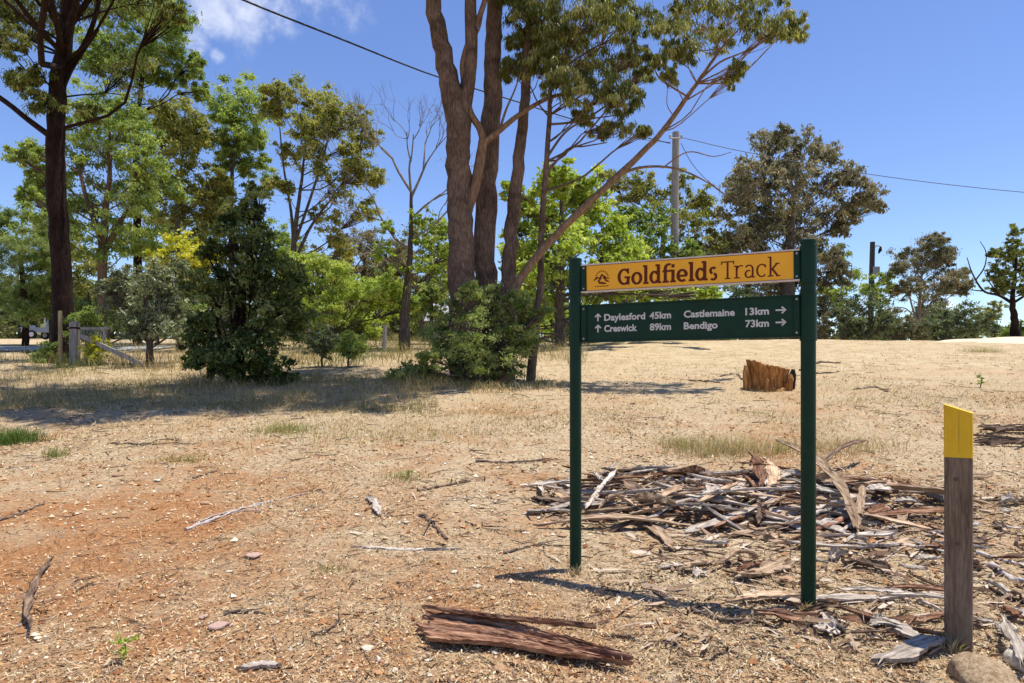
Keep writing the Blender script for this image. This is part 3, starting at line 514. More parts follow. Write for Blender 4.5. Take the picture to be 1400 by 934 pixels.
grow('eucalyptus_tree', 'round crowned eucalyptus with pale forked stems on the right skyline', 47, [(1255, 462), (1256, 440), (1258, 400), (1262, 360)], [6, 5, 3.5, 2],
     [(1270, 338, 16), (1246, 348, 16), (1298, 348, 15), (1230, 370, 13), (1264, 368, 20), (1304, 378, 16), (1318, 398, 11), (1250, 395, 15), (1285, 400, 17), (1315, 375, 10), (1235, 392, 9), (1282, 328, 9)], 'brown', BARK_PALE, .25, .08, 2.7, .4, .55, 5, 10, 66, tmu=.5, tsd=.18, limbs=[([(1255, 445), (1246, 415), (1240, 385)], 3, 1.5), ([(1256, 442), (1272, 415), (1290, 395)], 3, 1.5), ([(1256, 450), (1275, 440), (1288, 432)], 2, 1), ([(1250, 432), (1238, 422), (1225, 420)], 2, 1)])
grow('skyline_tree', 'leafy green tree with dark trunk and dead side branch at the right edge', 36, [(1387, 468), (1387, 440), (1384, 412), (1388, 375), (1390, 335)], [13, 10, 7, 4, 2],
     [(1380, 350, 11), (1390, 318, 8), (1370, 368, 11), (1396, 368, 12), (1380, 384, 12), (1364, 346, 7), (1402, 340, 11), (1385, 334, 8), (1360, 378, 8), (1412, 380, 14), (1372, 392, 9), (1420, 355, 14), (1400, 395, 10)], 'olive', BARK_DARK, .22, .09, 2.6, .25, .5, 3, 9, 67, tmu=.42,
     limbs=[([(1385, 415), (1366, 404), (1345, 398), (1330, 375), (1322, 352)], 4.5, 1), ([(1345, 398), (1332, 397), (1328, 396)], 2, .8), ([(1334, 383), (1346, 365), (1348, 345), (1340, 330)], 2.2, .8), ([(1368, 406), (1352, 385), (1346, 372)], 2, .8), ([(1384, 415), (1400, 405), (1415, 395)], 4, 2)])
for i, (lob, lf, lab, Y) in enumerate((([(1150, 428, 15), (1178, 422, 19), (1204, 432, 16), (1165, 445, 15), (1190, 448, 16), (1215, 445, 10)], 'blue', 'blue grey shrub on the crest below the dark far pole', 39),
        ([(1290, 432, 16), (1318, 428, 17), (1344, 442, 14), (1300, 448, 16), (1330, 450, 16), (1275, 445, 12), (1362, 452, 9)], 'blue', 'wide grey green shrub on the crest right of the round tree', 40),
        ([(1352, 432, 11), (1362, 422, 9), (1345, 445, 10)], 'gold', 'small olive shrub behind the wide grey green one', 44),
        ([(1222, 432, 13), (1236, 445, 13), (1228, 455, 12), (1262, 452, 12)], 'brown', 'brownish shrub under the round crowned tree', 44),
        ([(1120, 420, 16), (1128, 445, 15), (1090, 435, 18), (1105, 452, 14), (1050, 440, 20), (1000, 432, 20), (960, 430, 18), (1020, 450, 16)], 'brown', 'long brown olive shrub below the big rounded eucalyptus', 40),
        ([(1395, 455, 10), (1410, 448, 14), (1380, 460, 8)], 'green', 'fresh green shrub at the foot of the right edge tree', 37))):
    px = lob[0][0]; grow('crest_shrub', lab, Y, [(px, 470), (px, 455), (px + 1, 440)], [4, 3, 2], lob, lf, BARK_GREY, .2, .085, 2.4, .15, .6, 2, 10, 80 + i, cat='shrub', group='shrubs along the crest', stems=1, tmu=.45, tsd=.16)
# ------------------------------------------------------------------ trail sign
def trail_sign():
    A = np.array([.43, 4.62]); B = np.array([1.767, 4.07]); za, zb = g1(*A), g1(*B)
    d = (B - A); Ln = np.linalg.norm(d); tilt = .016
    root = empty('trail_sign', (A[0], A[1], za), 'green two-post trail sign with yellow name board and green distance board', 'sign')
    root.rotation_euler = (0, 0, math.atan2(d[1], d[0]))        # local x along the sign, local -y faces the viewer
    uz = lambda u, z: z - za + tilt * u / Ln                      # world height -> local height at distance u
    def uof(px):
        k = (px - 700) / F; return Ln * (k * A[1] - A[0]) / (d[0] - k * d[1])
    tops = (2.192, 2.215)
    for u, zg, top, rr in ((0, za, tops[0], .0395), (Ln, zb, tops[1], .0425)):
        m = MB(); n = 28; m.tube([(u, 0, zg - za - .3), (u, 0, zg - za + .5), (u, 0, top - za)], rr, n, cap=False)
        post = m.build('post', GREEN_PAINT, root, True)
        m = MB(); m.tube([(u, 0, top - za - .012), (u, 0, top - za + .004), (u, 0, top - za + .01)], [rr + .004, rr + .004, rr * .8], n); m.build('cap', GREEN_PAINT, post)
        for (z0, z1) in ((1.945, 2.165), (1.605, 1.895)):
            m = MB(); m.tube([(u, 0, uz(u, z0)), (u, 0, uz(u, z1))], rr + .006, n); m.build('sleeve', GREEN_PAINT, post, True)
    def board(name, z0, z1, mat, rail):
        u0, u1 = uof(803), uof(1085)
        m = MB(); ua, ub = .044, Ln - .047
        rot = Matrix.Rotation(-math.atan(tilt / Ln), 3, 'Y'); uc = (ua + ub) / 2
        m.box((uc, -.004, uz(uc, (z0 + z1) / 2)), (ub - ua, .018, z1 - z0), rot)
        b = m.build(name, mat if name == 'distance_board' else GREEN_PAINT, root)
        if name == 'name_board':
            m = MB(); uc2 = (u0 + u1) / 2; m.box((uc2, -.0155, uz(uc2, (z0 + z1) / 2)), (u1 - u0, .005, z1 - z0 - .016), rot); m.build('yellow_face', YELLOW, b)
        for zz in (z0, z1):
            m = MB(); m.box((uc, -.006, uz(uc, zz)), (ub - ua - .002, .034, .009), rot); m.build('edge_rail', rail, b)
        for s, (xa, xb) in ((-1, (ua, u0)), (1, (u1, ub))):
            m = MB(); xc = (xa + xb) / 2; m.box((xc, -.018, uz(xc, (z0 + z1) / 2)), (abs(xb - xa) - .004, .012, z1 - z0 - .014), rot); br = m.build('bracket', GREEN_PAINT, b)
            for zz in (z0 + .022, z1 - .022):
                m = MB(); m.tube([(xc, -.023, uz(xc, zz)), (xc, -.029, uz(xc, zz))], [.0075, .005], 10); m.build('bolt', STEEL, br)
        return b, rot
    yb, rot = board('name_board', 1.968, 2.148, YELLOW, RAIL)
    gb, rot = board('distance_board', 1.632, 1.876, GREEN_PAINT, GREEN_PAINT)
    # ---- lettering: stroke-built slab letters for the name, font outlines for the distances
    cnt = [0]
    class G2:
        def __init__(s, ox, oz, sx, sz, yy): s.o = (ox, oz); s.sc = (sx, sz); s.y = yy; s.m = MB()
        def stroke(s, pts, w):
            P = np.array(pts, float) * np.array(s.sc); n = len(P); w = np.broadcast_to(np.asarray(w, float), (n,)) * s.sc[1]
            T = np.gradient(P, axis=0); T /= np.linalg.norm(T, axis=1)[:, None]; N = np.stack([-T[:, 1], T[:, 0]], 1)
            a = P + N * w[:, None] / 2; b = P - N * w[:, None] / 2; cnt[0] += 1; yy = s.y - .00002 * (cnt[0] % 40)
            Q = np.concatenate([a, b]); X = s.o[0] + Q[:, 0]; Z = s.o[1] + Q[:, 1]
            V = np.stack([X, np.full(len(X), yy), Z - za + tilt * X / Ln], 1)
            s.m.add(V, [[i, i + n, i + n + 1, i + 1] for i in range(n - 1)])
        def arc(s, cx, cz, rx, rz, a0, a1, w, n=26, w2=None):
            t = np.radians(np.linspace(a0, a1, n)); ww = w if w2 is None else (w2 + (w - w2) * np.abs(np.cos(t)))
            s.stroke(np.stack([cx + rx * np.cos(t), cz + rz * np.sin(t)], 1), ww)
        def h(s, x0, x1, z, w): s.stroke([(x0, z), (x1, z)], w)
        def v(s, x, z0, z1, w): s.stroke([(x, z0), (x, z1)], w)
    def title(word, pos, wts, x0px, x1px):
        u0, u1 = uof(x0px), uof(x1px); tot = sum(pos[c] for c in word); sx = (u1 - u0) / tot; sz = .112; zb_ = 1.998; x = 0
        k = sz / sx                        # so that stem widths keep their look
        G = G2(u0, zb_, sx, sz, -.0186); S, Tn = wts; hs_ = S * k
        for c in word:
            o = x; A_ = lambda q: o + q
            if c == 'G':
                G.arc(A_(.40), .49, .30, .42, 48, 318, S, w2=Tn); G.v(A_(.63), .02, .46, S * .95); G.h(A_(.42), A_(.76), .45, Tn); G.v(A_(.63), .66, .97, Tn)
            elif c == 'o': G.arc(A_(.34), .36, .235, .31, 0, 360, S, w2=Tn, n=34)
            elif c == 'l': G.v(A_(.18), 0, 1.08, S); G.h(A_(.03), A_(.35), .05, Tn); G.h(A_(.02), A_(.2), 1.03, Tn)
            elif c == 'd': G.arc(A_(.30), .36, .20, .31, 35, 325, S, w2=Tn); G.v(A_(.53), 0, 1.08, S); G.h(A_(.36), A_(.55), 1.03, Tn); G.h(A_(.53), A_(.70), .05, Tn)
            elif c == 'f': G.v(A_(.2), 0, .85, S); G.arc(A_(.40), .80, .20, .24, 60, 180, S, w2=Tn); G.h(A_(.04), A_(.48), .66, Tn); G.h(A_(.04), A_(.40), .05, Tn)
            elif c == 'i': G.v(A_(.18), 0, .72, S); G.h(A_(.03), A_(.34), .05, Tn); G.h(A_(.02), A_(.2), .67, Tn); G.v(A_(.18), .84, 1.03, S)
            elif c == 'e': G.arc(A_(.33), .36, .23, .31, -5, 310, S, w2=Tn) if False else G.arc(A_(.33), .36, .23, .31, 0, 312, S, w2=Tn); G.h(A_(.12), A_(.6), .34, Tn)
            elif c == 's': G.arc(A_(.27), .52, .15, .16, 40, 255, S * .8, w2=Tn); G.arc(A_(.27), .19, .15, .165, 80, -140, S * .8, w2=Tn)
            elif c == 'T': G.v(A_(.36), 0, .97, S); G.h(A_(.02), A_(.70), .95, Tn); G.v(A_(.04), .80, .97, Tn); G.v(A_(.68), .80, .97, Tn); G.h(A_(.2), A_(.52), .03, Tn)
            elif c == 'r': G.v(A_(.18), 0, .70, S); G.h(A_(.03), A_(.36), .03, Tn); G.h(A_(.03), A_(.2), .68, Tn); G.arc(A_(.40), .46, .21, .23, 60, 180, S, w2=Tn)
            elif c == 'a': G.v(A_(.48), .0, .5, S); G.arc(A_(.29), .47, .19, .22, 0, 150, S, w2=Tn); G.arc(A_(.27), .21, .17, .19, 60, 330, S, w2=Tn); G.h(A_(.48), A_(.6), .03, Tn)
            elif c == 'c': G.arc(A_(.33), .36, .24, .33, 45, 318, S, w2=Tn); G.v(A_(.51), .5, .68, Tn)
            elif c == 'k': G.v(A_(.18), 0, 1.08, S); G.h(A_(.03), A_(.34), .03, Tn); G.h(A_(.03), A_(.2), 1.05, Tn); G.stroke([(A_(.2), .33), (A_(.52), .70)], S); G.stroke([(A_(.28), .40), (A_(.56), .0)], S * 1.1); G.h(A_(.42), A_(.64), .69, Tn); G.h(A_(.46), A_(.68), .03, Tn)
            x += pos[c]
        return G.m.build('lettering', BROWN_INK, yb)
    title('Goldfields', dict(G=.80, o=.68, l=.37, d=.72, f=.45, i=.36, e=.66, s=.52), (.185, .12), 845, 982)
    title('Track', dict(T=.66, r=.54, a=.62, c=.60, k=.68), (.10, .065), 986, 1067)
    # emblem: dotted arch over two peaks with a winding path and a caption line
    ue = uof(824); s = .058
    G = G2(ue, 2.052, s, s, -.0187); 
    for a0 in range(10, 171, 20): G.arc(0, .05, .72, .78, a0, a0 + 13, .13, 5)
    G.stroke([(-.95, -.2), (-.5, .12), (-.3, -.02), (0, .42), (.3, .05)], [.14, .2, .2, .26, .2]); G.stroke([(.22, .22), (.5, .02), (.72, -.06), (.95, .0)], [.22, .16, .12, .05])
    G.stroke([(-.05, .12), (-.22, -.1), (-.42, -.3), (-.3, -.48), (.1, -.55), (.5, -.62)], [.1, .2, .22, .24, .24, .12]); G.stroke([(.12, .1), (.36, -.1), (.5, -.3), (.85, -.42)], [.1, .2, .2, .1])
    for i in range(9): G.h(-.8 + i * .18, -.8 + i * .18 + .12, -.9, .12)
    G.m.build('emblem', BROWN_INK, yb)
    dg = bpy.context.evaluated_depsgraph_get
    def text(s, x0, x1, zb_, cap, parent):
        cu = bpy.data.curves.new('t', 'FONT'); cu.body = s; cu.size = 1; cu.offset = .031; cu.resolution_u = 3
        o = bpy.data.objects.new('t', cu); COL.objects.link(o); bpy.context.view_layer.update()
        me = bpy.data.meshes.new_from_object(o.evaluated_get(dg())); bpy.data.objects.remove(o)
        V = np.array([v.co for v in me.vertices]); u0, u1 = uof(x0), uof(x1); mn, mxx = V[:, 0].min(), V[:, 0].max()
        ch = .729
        X = u0 + (V[:, 0] - mn) / (mxx - mn) * (u1 - u0); Z = zb_ + V[:, 1] / ch * cap
        for v, x, z in zip(me.vertices, X, Z): v.co = (x, -.0145, z - za + tilt * x / Ln)
        me.update(); link('lettering', me, WHITE_INK, parent)
    P = lambda cx: 760 + cx * .2714
    for zb_, row in ((1.771, (('Daylesford', 246, 452), ('45km', 474, 582), ('Castlemaine', 646, 902), ('13km', 955, 1074))), (1.697, (('Creswick', 246, 411), ('89km', 475, 582), ('Bendigo', 646, 816), ('73km', 955, 1074)))):
        for s_, a, b in row: text(s_, P(a), P(b), zb_, .044, gb)
    for zb_ in (1.771, 1.697):
        for (a, b, up) in ((198, 232, True), (1108, 1160, False)):
            ua, ub = uof(P(a)), uof(P(b)); G = G2((ua + ub) / 2, zb_ + .022, (.029), .029, -.0146)
            if up: G.v(0, -.85, .75, .34); G.stroke([(-.66, .1), (0, .8), (.66, .1)], .36)
            else: G.h(-1.05, .8, 0, .34); G.stroke([(.15, .66), (.9, 0), (.15, -.66)], .36)
            G.m.build('arrow', WHITE_INK, gb)
trail_sign()
# ------------------------------------------------------------------ marker post
def marker_post():
    x, y = 2.31, 3.53; z = g1(x, y)
    root = empty('marker_post', (x, y, z), 'square weathered timber post with yellow painted slanted top', 'post', rz=math.atan2(-.6, .8))
    w, dp = .121, .085; zt = CZ + (HZ - 553) / F * 3.53 - z; zs = CZ + (HZ - 625) / F * 3.53 - z; dr = .042
    def prism(m, z0, zl, zr, w, dp, bev=.004):
        a, b = w / 2, dp / 2
        ring = [(-a + bev, -b), (a - bev, -b), (a, -b + bev), (a, b - bev), (a - bev, b), (-a + bev, b), (-a, b - bev), (-a, -b + bev)]
        zz = lambda q: zl + (zr - zl) * (q + a) / (2 * a)
        V = [(p[0], p[1], z0 + (.004 * math.sin(i * 2.3) if z0 > 0 else 0)) for i, p in enumerate(ring)] + [(p[0], p[1], zz(p[0])) for p in ring] + [(0, 0, (zl + zr) / 2)]
        m.add(V, [[i, (i + 1) % 8, 8 + (i + 1) % 8, 8 + i] for i in range(8)] + [[8 + i, 8 + (i + 1) % 8, 16, 16] for i in range(8)])
    m = MB(); prism(m, -.35, zt - .006, zt - dr - .006, w, dp); m.build('timber', TIMBER, root)
    m = MB(); prism(m, zs, zt, zt - dr, w + .0022, dp + .0022); m.build('yellow_top', YELLOW_POST, root)
    m = MB(); m.box((.004, -dp / 2 - .0012, zs + (zt - zs) * .48), (.0007, .0008, (zt - zs) * .8)); m.build('drying_crack', BARK_DARK, root)
    m = MB()
    for i in range(2): m.tube([(-.01 + .006 * i, -dp / 2 + .0005, zs - .11 - i * .33), (-.01 + .006 * i, -dp / 2 - .001, zs - .11 - i * .33)], [.011, .009], 12)
    m.build('wood_knot', nmat('knot', [(.07, .045, .03), (.14, .095, .065)], 60, None, .9, .2, .002), root)
marker_post()
# ------------------------------------------------------------------ stump
def stump():
    c = gp(1050, 531); root = empty('tree_stump', (c.x, c.y, g1(c.x, c.y)), 'splintered orange brown hollow tree stump on the slope', 'stump'); Y = c.y
    WOOD = nmat('stump_wood', [(.03, .013, .005), (.24, .10, .03), (.50, .24, .075), (.64, .42, .19)], 3.2, (6, 6, .6), .85, 1.0, .03, 7, .15, fine=14)
    rs = np.random.default_rng(3); n = 72; a = np.linspace(0, 2 * np.pi, n, endpoint=False); m = MB(); R0 = 27 / F * Y; Hh = 38 / F * Y
    ridge = 1 + .03 * np.sin(a * 3 + .6) + .018 * rs.uniform(-1, 1, n); crack = np.zeros(n); crack[rs.choice(n, 13, False)] = 1; ridge = ridge - crack * rs.uniform(.04, .13, n)
    top = Hh * (.86 + .19 * np.cos(a - 2.8) + .03 * np.repeat(rs.uniform(-1, 1, n // 3), 3) + .035 * rs.uniform(-1, 1, n) - crack * .06)
    prof = [(-.12, 1.12), (.0, 1.0), (.12, .9), (.3, .88), (.55, .94), (.8, 1.0), (1, 1.06)]
    rows = [np.stack([np.cos(a) * R0 * s * ridge, np.sin(a) * R0 * s * ridge * .85, (top * q if q > 0 else np.full(n, q))], 1) for q, s in prof]
    rows += [np.stack([np.cos(a) * R0 * s * ridge, np.sin(a) * R0 * s * ridge * .85, top * q], 1) for q, s in ((.98, .93), (.86, .8), (.8, .5))] + [np.stack([np.cos(a) * .02, np.sin(a) * .02, np.full(n, Hh * .72)], 1)]
    V = np.concatenate(rows); k = len(rows); F_ = [[r * n + i, r * n + (i + 1) % n, (r + 1) * n + (i + 1) % n, (r + 1) * n + i] for r in range(k - 1) for i in range(n)]
    m.add(V, F_); m.build('wall', WOOD, root)
    for i, (ax, ln, w) in enumerate(((-.35, .40, .2), (-.8, .3, .16), (3.3, .48, .16), (-1.9, .2, .12))):
        m = MB(); px, py = np.cos(ax) * R0 * 1.08, np.sin(ax) * R0 * .95
        pts = [(px * (1 + .12 * t), py * (1 + .12 * t), -.05 + (ln + .05) * t) for t in np.linspace(0, 1, 5)]
        m.tube(pts, np.array([1, .95, .9, .75, .3]) * w / 2, 7, rough=.25, seed=i); m.build('splinter', WOOD if i else BARK_DARK, root)
stump()
# ------------------------------------------------------------------ bark strips, sticks, stones
def bark_mesh(ln, wd, curl, th, seed, nu=12, nv=7, warp=.06):
    rs = np.random.default_rng(seed); u = np.linspace(-.5, .5, nu); v = np.linspace(-1, 1, nv)
    e0, e1 = rs.uniform(.04, .3), rs.uniform(.04, .35)
    prof = np.clip(np.minimum((u + .5) / e0, (.5 - u) / e1), .3, 1) * (1 + .09 * rs.normal(size=nu))
    prof = np.convolve(np.pad(prof, 1, 'edge'), [.25, .5, .25], 'valid')
    arc = rs.normal() * .035 * ln; sag = rs.normal() * .03 * ln * warp / .06; q = 1 - (2 * u) ** 2
    wob = np.sin(u * rs.uniform(4, 9) + rs.uniform(0, 6)) * wd * .12
    ridge = rs.normal(size=nv) * wd * .035; edge0 = rs.normal(size=(nu, 2)) * wd * .12
    tw = rs.normal() * .45 * u; P = np.zeros((nu, nv, 3)); ends = rs.uniform(-1, 1, (2, nv)) * np.minimum(ln * .09, .06)
    for i in range(nu):
        ang = v * curl; rad = wd / 2 * prof[i] / max(curl, .15)
        yy = np.sin(ang) * rad; zz = (1 - np.cos(ang)) * rad + ridge + rs.normal(size=nv) * wd * .012
        yy[0] += edge0[i, 0]; yy[-1] += edge0[i, 1]
        ex = u[i] * ln + (ends[0] if i == 0 else ends[1] if i == nu - 1 else 0)
        c, s_ = math.cos(tw[i]), math.sin(tw[i])
        P[i, :, 0] = ex; P[i, :, 1] = yy * c - zz * s_ + arc * q[i] + wob[i]; P[i, :, 2] = yy * s_ + zz * c + sag * q[i]
    T = P.copy(); T[..., 2] += th; V = np.concatenate([P.reshape(-1, 3), T.reshape(-1, 3)]); n = nu * nv; Q = []
    for i in range(nu - 1):
        for j in range(nv - 1):
            a = i * nv + j; Q += [(a, a + nv, a + nv + 1, a + 1), (n + a, n + a + 1, n + a + nv + 1, n + a + nv)]
        a = i * nv; b = a + nv - 1; Q += [(a, n + a, n + a + nv, a + nv), (b, b + nv, n + b + nv, n + b)]
    for j in range(nv - 1): a = j; b = (nu - 1) * nv + j; Q += [(a, a + 1, n + a + 1, n + a), (b, n + b, n + b + 1, b + 1)]
    V[:, 2] -= np.percentile(V[:, 2], 8)
    return mesh_np('bark_strip', V, np.array(Q)[:, ::-1], np.zeros((0, 3), int), False)
def place(me, name, mat, loc, heading, pitch, roll, label, cat, group=None):
    o = bpy.data.objects.new(name, me); COL.objects.link(o)
    if not me.materials: me.materials.append(None)
    o.material_slots[0].link = 'OBJECT'; o.material_slots[0].material = mat
    o.location = loc; o.rotation_euler = (Matrix.Rotation(heading, 3, 'Z') @ Matrix.Rotation(pitch, 3, 'Y') @ Matrix.Rotation(roll, 3, 'X')).to_euler()
    return tag(o, label, cat, group)
def slope_pitch(x, y, h, ln):
    dx, dy = math.cos(h) * ln / 2, math.sin(h) * ln / 2
    return -math.atan2(g1(x + dx, y + dy) - g1(x - dx, y - dy), ln)
LIB = []
for i in range(44):
    rs_ = random.Random(i); wide = i % 4 == 0; ln = rs_.uniform(.2, .6) if wide else rs_.choice((rs_.uniform(.25, .6), rs_.uniform(.5, 1.2)))
    LIB.append((bark_mesh(ln, rs_.uniform(.10, .17) if wide else rs_.uniform(.03, .085), rs_.uniform(.2, 1.25), rs_.uniform(.006, .016), 100 + i, 12, 6, .06), ln))
def heap_place(x, y, C0):
    u = (x - C0.x) / 1.95; v = (y - C0.y) / 1.05
    a = 'far left end' if u < -.62 else 'left part' if u < -.25 else 'middle' if u < .2 else 'right part' if u < .6 else 'far right end'
    return ('back' if v > .35 else 'front' if v < -.35 else 'top') + ', ' + a
def size_word(ln): return 'short' if ln < .5 else 'medium' if ln < .8 else 'long' if ln < 1.05 else 'very long'
MN = ('red brown', 'bleached grey', 'tan', 'dark brown')
def heap():
    rd = random.Random(9); C0 = gp(1005, 688); mound = lambda x, y: max(0, 1 - ((x - C0.x) / 1.95) ** 2 - ((y - C0.y) / 1.05) ** 2)
    k = 0
    while k < 215:
        x = C0.x + rd.uniform(-1.95, 2.1); y = C0.y + rd.uniform(-1.05, 1.0); h = mound(x, y)
        if h <= .02 or rd.random() > .25 + h * 1.1: continue
        lvl = k / 215; z = g1(x, y) + h ** .7 * (.015 + .22 * lvl) * rd.uniform(.6, 1.0)
        me, ln = rd.choice(LIB); hd = rd.gauss(-.05, .55) + (math.pi if rd.random() < .5 else 0); 
        if rd.random() < .12: hd += 1.1
        mi = rd.choices((0, 1, 2, 3), (.20, .40, .28, .12))[0]
        dx, dy = math.cos(hd) * ln / 2, math.sin(hd) * ln / 2
        za = g1(x + dx, y + dy) + .2 * lvl * mound(x + dx, y + dy) ** .7; zb = g1(x - dx, y - dy) + .2 * lvl * mound(x - dx, y - dy) ** .7
        place(me, 'bark_strip', STRIP[mi], (x, y, z + .012), hd, -math.atan2(za - zb, ln) + rd.gauss(0, .05), rd.gauss(0, .35) + (math.pi if rd.random() < .35 else 0), size_word(ln) + ' ' + MN[mi] + ' bark strip in the big heap, ' + heap_place(x, y, C0), 'bark strip', 'bark strips in the heap behind the sign'); k += 1
    # loose strips thinning out to the right of the sign and below the heap
    k = 0
    while k < 105:
        px = rd.uniform(930, 1430); py = rd.uniform(665, 880)
        if px < 1090 and py > 800: continue
        if px < 1090 and rd.random() < .5: continue
        p = gp(px, py); me, ln = rd.choice(LIB); s = rd.uniform(.22, .68); hd = rd.gauss(-.15, .6); mi = rd.choices((0, 1, 2, 3), (.14, .46, .28, .12))[0]
        o = place(me, 'bark_strip', STRIP[mi], (p.x, p.y, g1(p.x, p.y) + .01 + rd.uniform(0, .03)), hd, slope_pitch(p.x, p.y, hd, ln * s), rd.gauss(0, .25), size_word(ln * s * 1.4) + ' ' + MN[mi] + ' loose bark strip ' + ('well behind, ' if py < 740 else 'just behind, ' if py < 810 else 'near the foot, ') + ('left of the right sign post' if px < 1100 else 'right of the right sign post' if px < 1200 else 'left of the marker post' if px < 1310 else 'right of the marker post'), 'bark strip', 'loose bark strips around the marker post')
        o.scale = (s, rd.uniform(.6, 1), rd.uniform(.7, 1)); k += 1
    # heap lying in the shade at the right edge
    for k in range(26):
        px = rd.uniform(1345, 1440); py = rd.uniform(588, 612); p = gp(px, py); me, ln = rd.choice(LIB); hd = rd.gauss(0, .3)
        place(me, 'bark_strip', STRIP[3], (p.x, p.y, g1(p.x, p.y) + rd.uniform(.01, .12)), hd, slope_pitch(p.x, p.y, hd, ln), rd.gauss(0, .3), 'dark bark strip in the small heap at the right edge', 'bark strip', 'dark bark heap at the right edge')
heap()
def slab_mesh(ln, wd, th, seed, nu=46, nv=27):
    rs = np.random.default_rng(seed); u = np.linspace(0, 1, nu)[:, None]; v = np.linspace(-1, 1, nv)[None]
    e0 = np.repeat(rs.uniform(0, .12, 9), 3)[:nv] + rs.uniform(0, .03, nv); e1 = np.repeat(rs.uniform(0, .22, 9), 3)[:nv] + rs.uniform(0, .05, nv)
    X = (e0[None] + (1 - e0 - e1)[None] * u) * ln - ln / 2
    w = wd / 2 * (1 - .62 * u ** 1.6) * (1 + .05 * np.sin(u * 9)); Yy = v * w + .02 * np.sin(u * 5) + rs.normal(size=(nu, nv)) * .0015
    Z = .022 * v ** 2 + np.zeros((nu, nv))
    for k in range(9):
        c = rs.uniform(-.95, .95); wdt = rs.uniform(.05, .16); a = rs.uniform(-.022, .02); dr = rs.normal() * .25
        Z = Z + a * np.exp(-((v - c - dr * (u - .5)) / wdt) ** 2)
    for c, dr in ((.25, .3), (-.3, -.15), (.62, .1)): Z = Z - .03 * np.exp(-((v - c - dr * (u - .5)) / .035) ** 2) * np.clip((u - .1) * 2, 0, 1)
    Z = Z + .008 * np.sin(u * 3.2) + rs.normal(size=(nu, nv)) * .0018
    T = np.stack([X, Yy, Z + th], -1).reshape(-1, 3); B = np.stack([X, Yy * .96, Z * .6], -1).reshape(-1, 3); n = nu * nv; Q = []
    for i in range(nu - 1):
        for j in range(nv - 1): a = i * nv + j; Q += [(a, a + nv, a + nv + 1, a + 1), (n + a, n + a + 1, n + a + nv + 1, n + a + nv)]
        a = i * nv; b = a + nv - 1; Q += [(a, n + a, n + a + nv, a + nv), (b, b + nv, n + b + nv, n + b)]
    for j in range(nv - 1): a = j; b = (nu - 1) * nv + j; Q += [(a, a + 1, n + a + 1, n + a), (b, n + b, n + b + 1, b + 1)]
    return mesh_np('bark_slab', np.concatenate([T, B]), np.array(Q)[:, ::1], np.zeros((0, 3), int), False)
def between(name, label, cat, a, b, wd, mat, curl=.5, th=.01, lift=.01, roll=0, seed=1, warp=.05, nu=16, nv=6, za=0, zb=0, group=None):
    A, B = gp(*a), gp(*b); A.z = g1(A.x, A.y) + za; B.z = g1(B.x, B.y) + zb; d = B - A
    me = bark_mesh(d.length, wd, curl, th, seed, nu, nv, warp); c = (A + B) / 2
    return place(me, name, mat, (c.x, c.y, c.z + lift), math.atan2(d.y, d.x), -math.asin(d.z / d.length), roll, label, cat, group)
# heap highlights
between('bark_strip', 'long straight tan bark strip slanting down the front of the heap', 'bark strip', (1062, 640), (1172, 738), .10, STRIP[2], .5, .012, .1, .25, 211, za=.22, zb=.0)
between('bark_strip', 'curved brown bark end poking up at the back right of the heap', 'bark strip', (1120, 655), (1182, 632), .06, STRIP[3], .5, .012, .12, 0, 212, za=.0, zb=.14)
between('bark_log', 'pale grey log of curled bark lying across the middle of the heap', 'bark log', (995, 712), (1190, 698), .17, STRIP[1], 1.5, .02, .07, math.pi, 213, .03)
between('bark_log', 'second tan bark log lying further right in the heap', 'bark log', (1170, 716), (1275, 700), .14, STRIP[2], 1.5, .02, .06, math.pi, 214, .03)
between('bark_strip', 'long pale bark strip along the left front of the heap', 'bark strip', (795, 712), (960, 692), .15, STRIP[2], .35, .012, .06, .2, 215)
between('bark_strip', 'lowest long tan strip at the left front of the heap', 'bark strip', (738, 722), (935, 722), .09, STRIP[2], .5, .012, .03, .1, 216)
between('bark_strip', 'short tan strip slanting forward from the left front of the heap', 'bark strip', (880, 718), (922, 756), .09, STRIP[2], .5, .012, .02, 0, 217)
between('bark_strip', 'upright tan bark flake near the middle of the heap', 'bark strip', (1052, 690), (1050, 655), .13, STRIP[2], .3, .014, .12, .2, 218, za=.02, zb=.08)
between('bark_strip', 'upright red brown bark flake beside the tan one in the heap', 'bark strip', (1040, 690), (1030, 650), .12, STRIP[0], .3, .014, .15, .3, 219, za=.02, zb=.07)
# foreground pieces
A_, B_ = gp(578, 868), gp(870, 914); d_ = B_ - A_
place(slab_mesh(d_.length * 1.1, .29, .014, 5), 'bark_slab', STRIP[0], ((A_.x + B_.x) / 2, (A_.y + B_.y) / 2, g1((A_.x + B_.x) / 2, (A_.y + B_.y) / 2) + .02), math.atan2(d_.y, d_.x), -math.asin((g1(B_.x, B_.y) - g1(A_.x, A_.y)) / d_.length), .13, 'large red brown split bark slab in the foreground', 'bark slab')
between('bark_strip', 'thin dark split lying along the back of the foreground slab', 'bark strip', (590, 856), (800, 882), .07, STRIP[0], .7, .016, .085, -.3, 221, .03, 26, 9)
between('bark_plank', 'red brown bark plank lying at the foot of the right sign post', 'bark plank', (1045, 846), (1292, 850), .075, STRIP[0], .45, .018, .028, .7, 222, .02, 20, 5)
between('bark_slab', 'thick grey weathered bark slab in front of the timber marker post', 'bark slab', (1196, 914), (1288, 880), .085, STRIP[1], .25, .022, .025, .1, 223, .02, 14, 5)
between('bark_slab', 'grey weathered bark slab just behind the thick one by the marker post', 'bark slab', (1200, 855), (1262, 884), .07, STRIP[1], .3, .018, .02, .1, 224, .02, 14, 5)
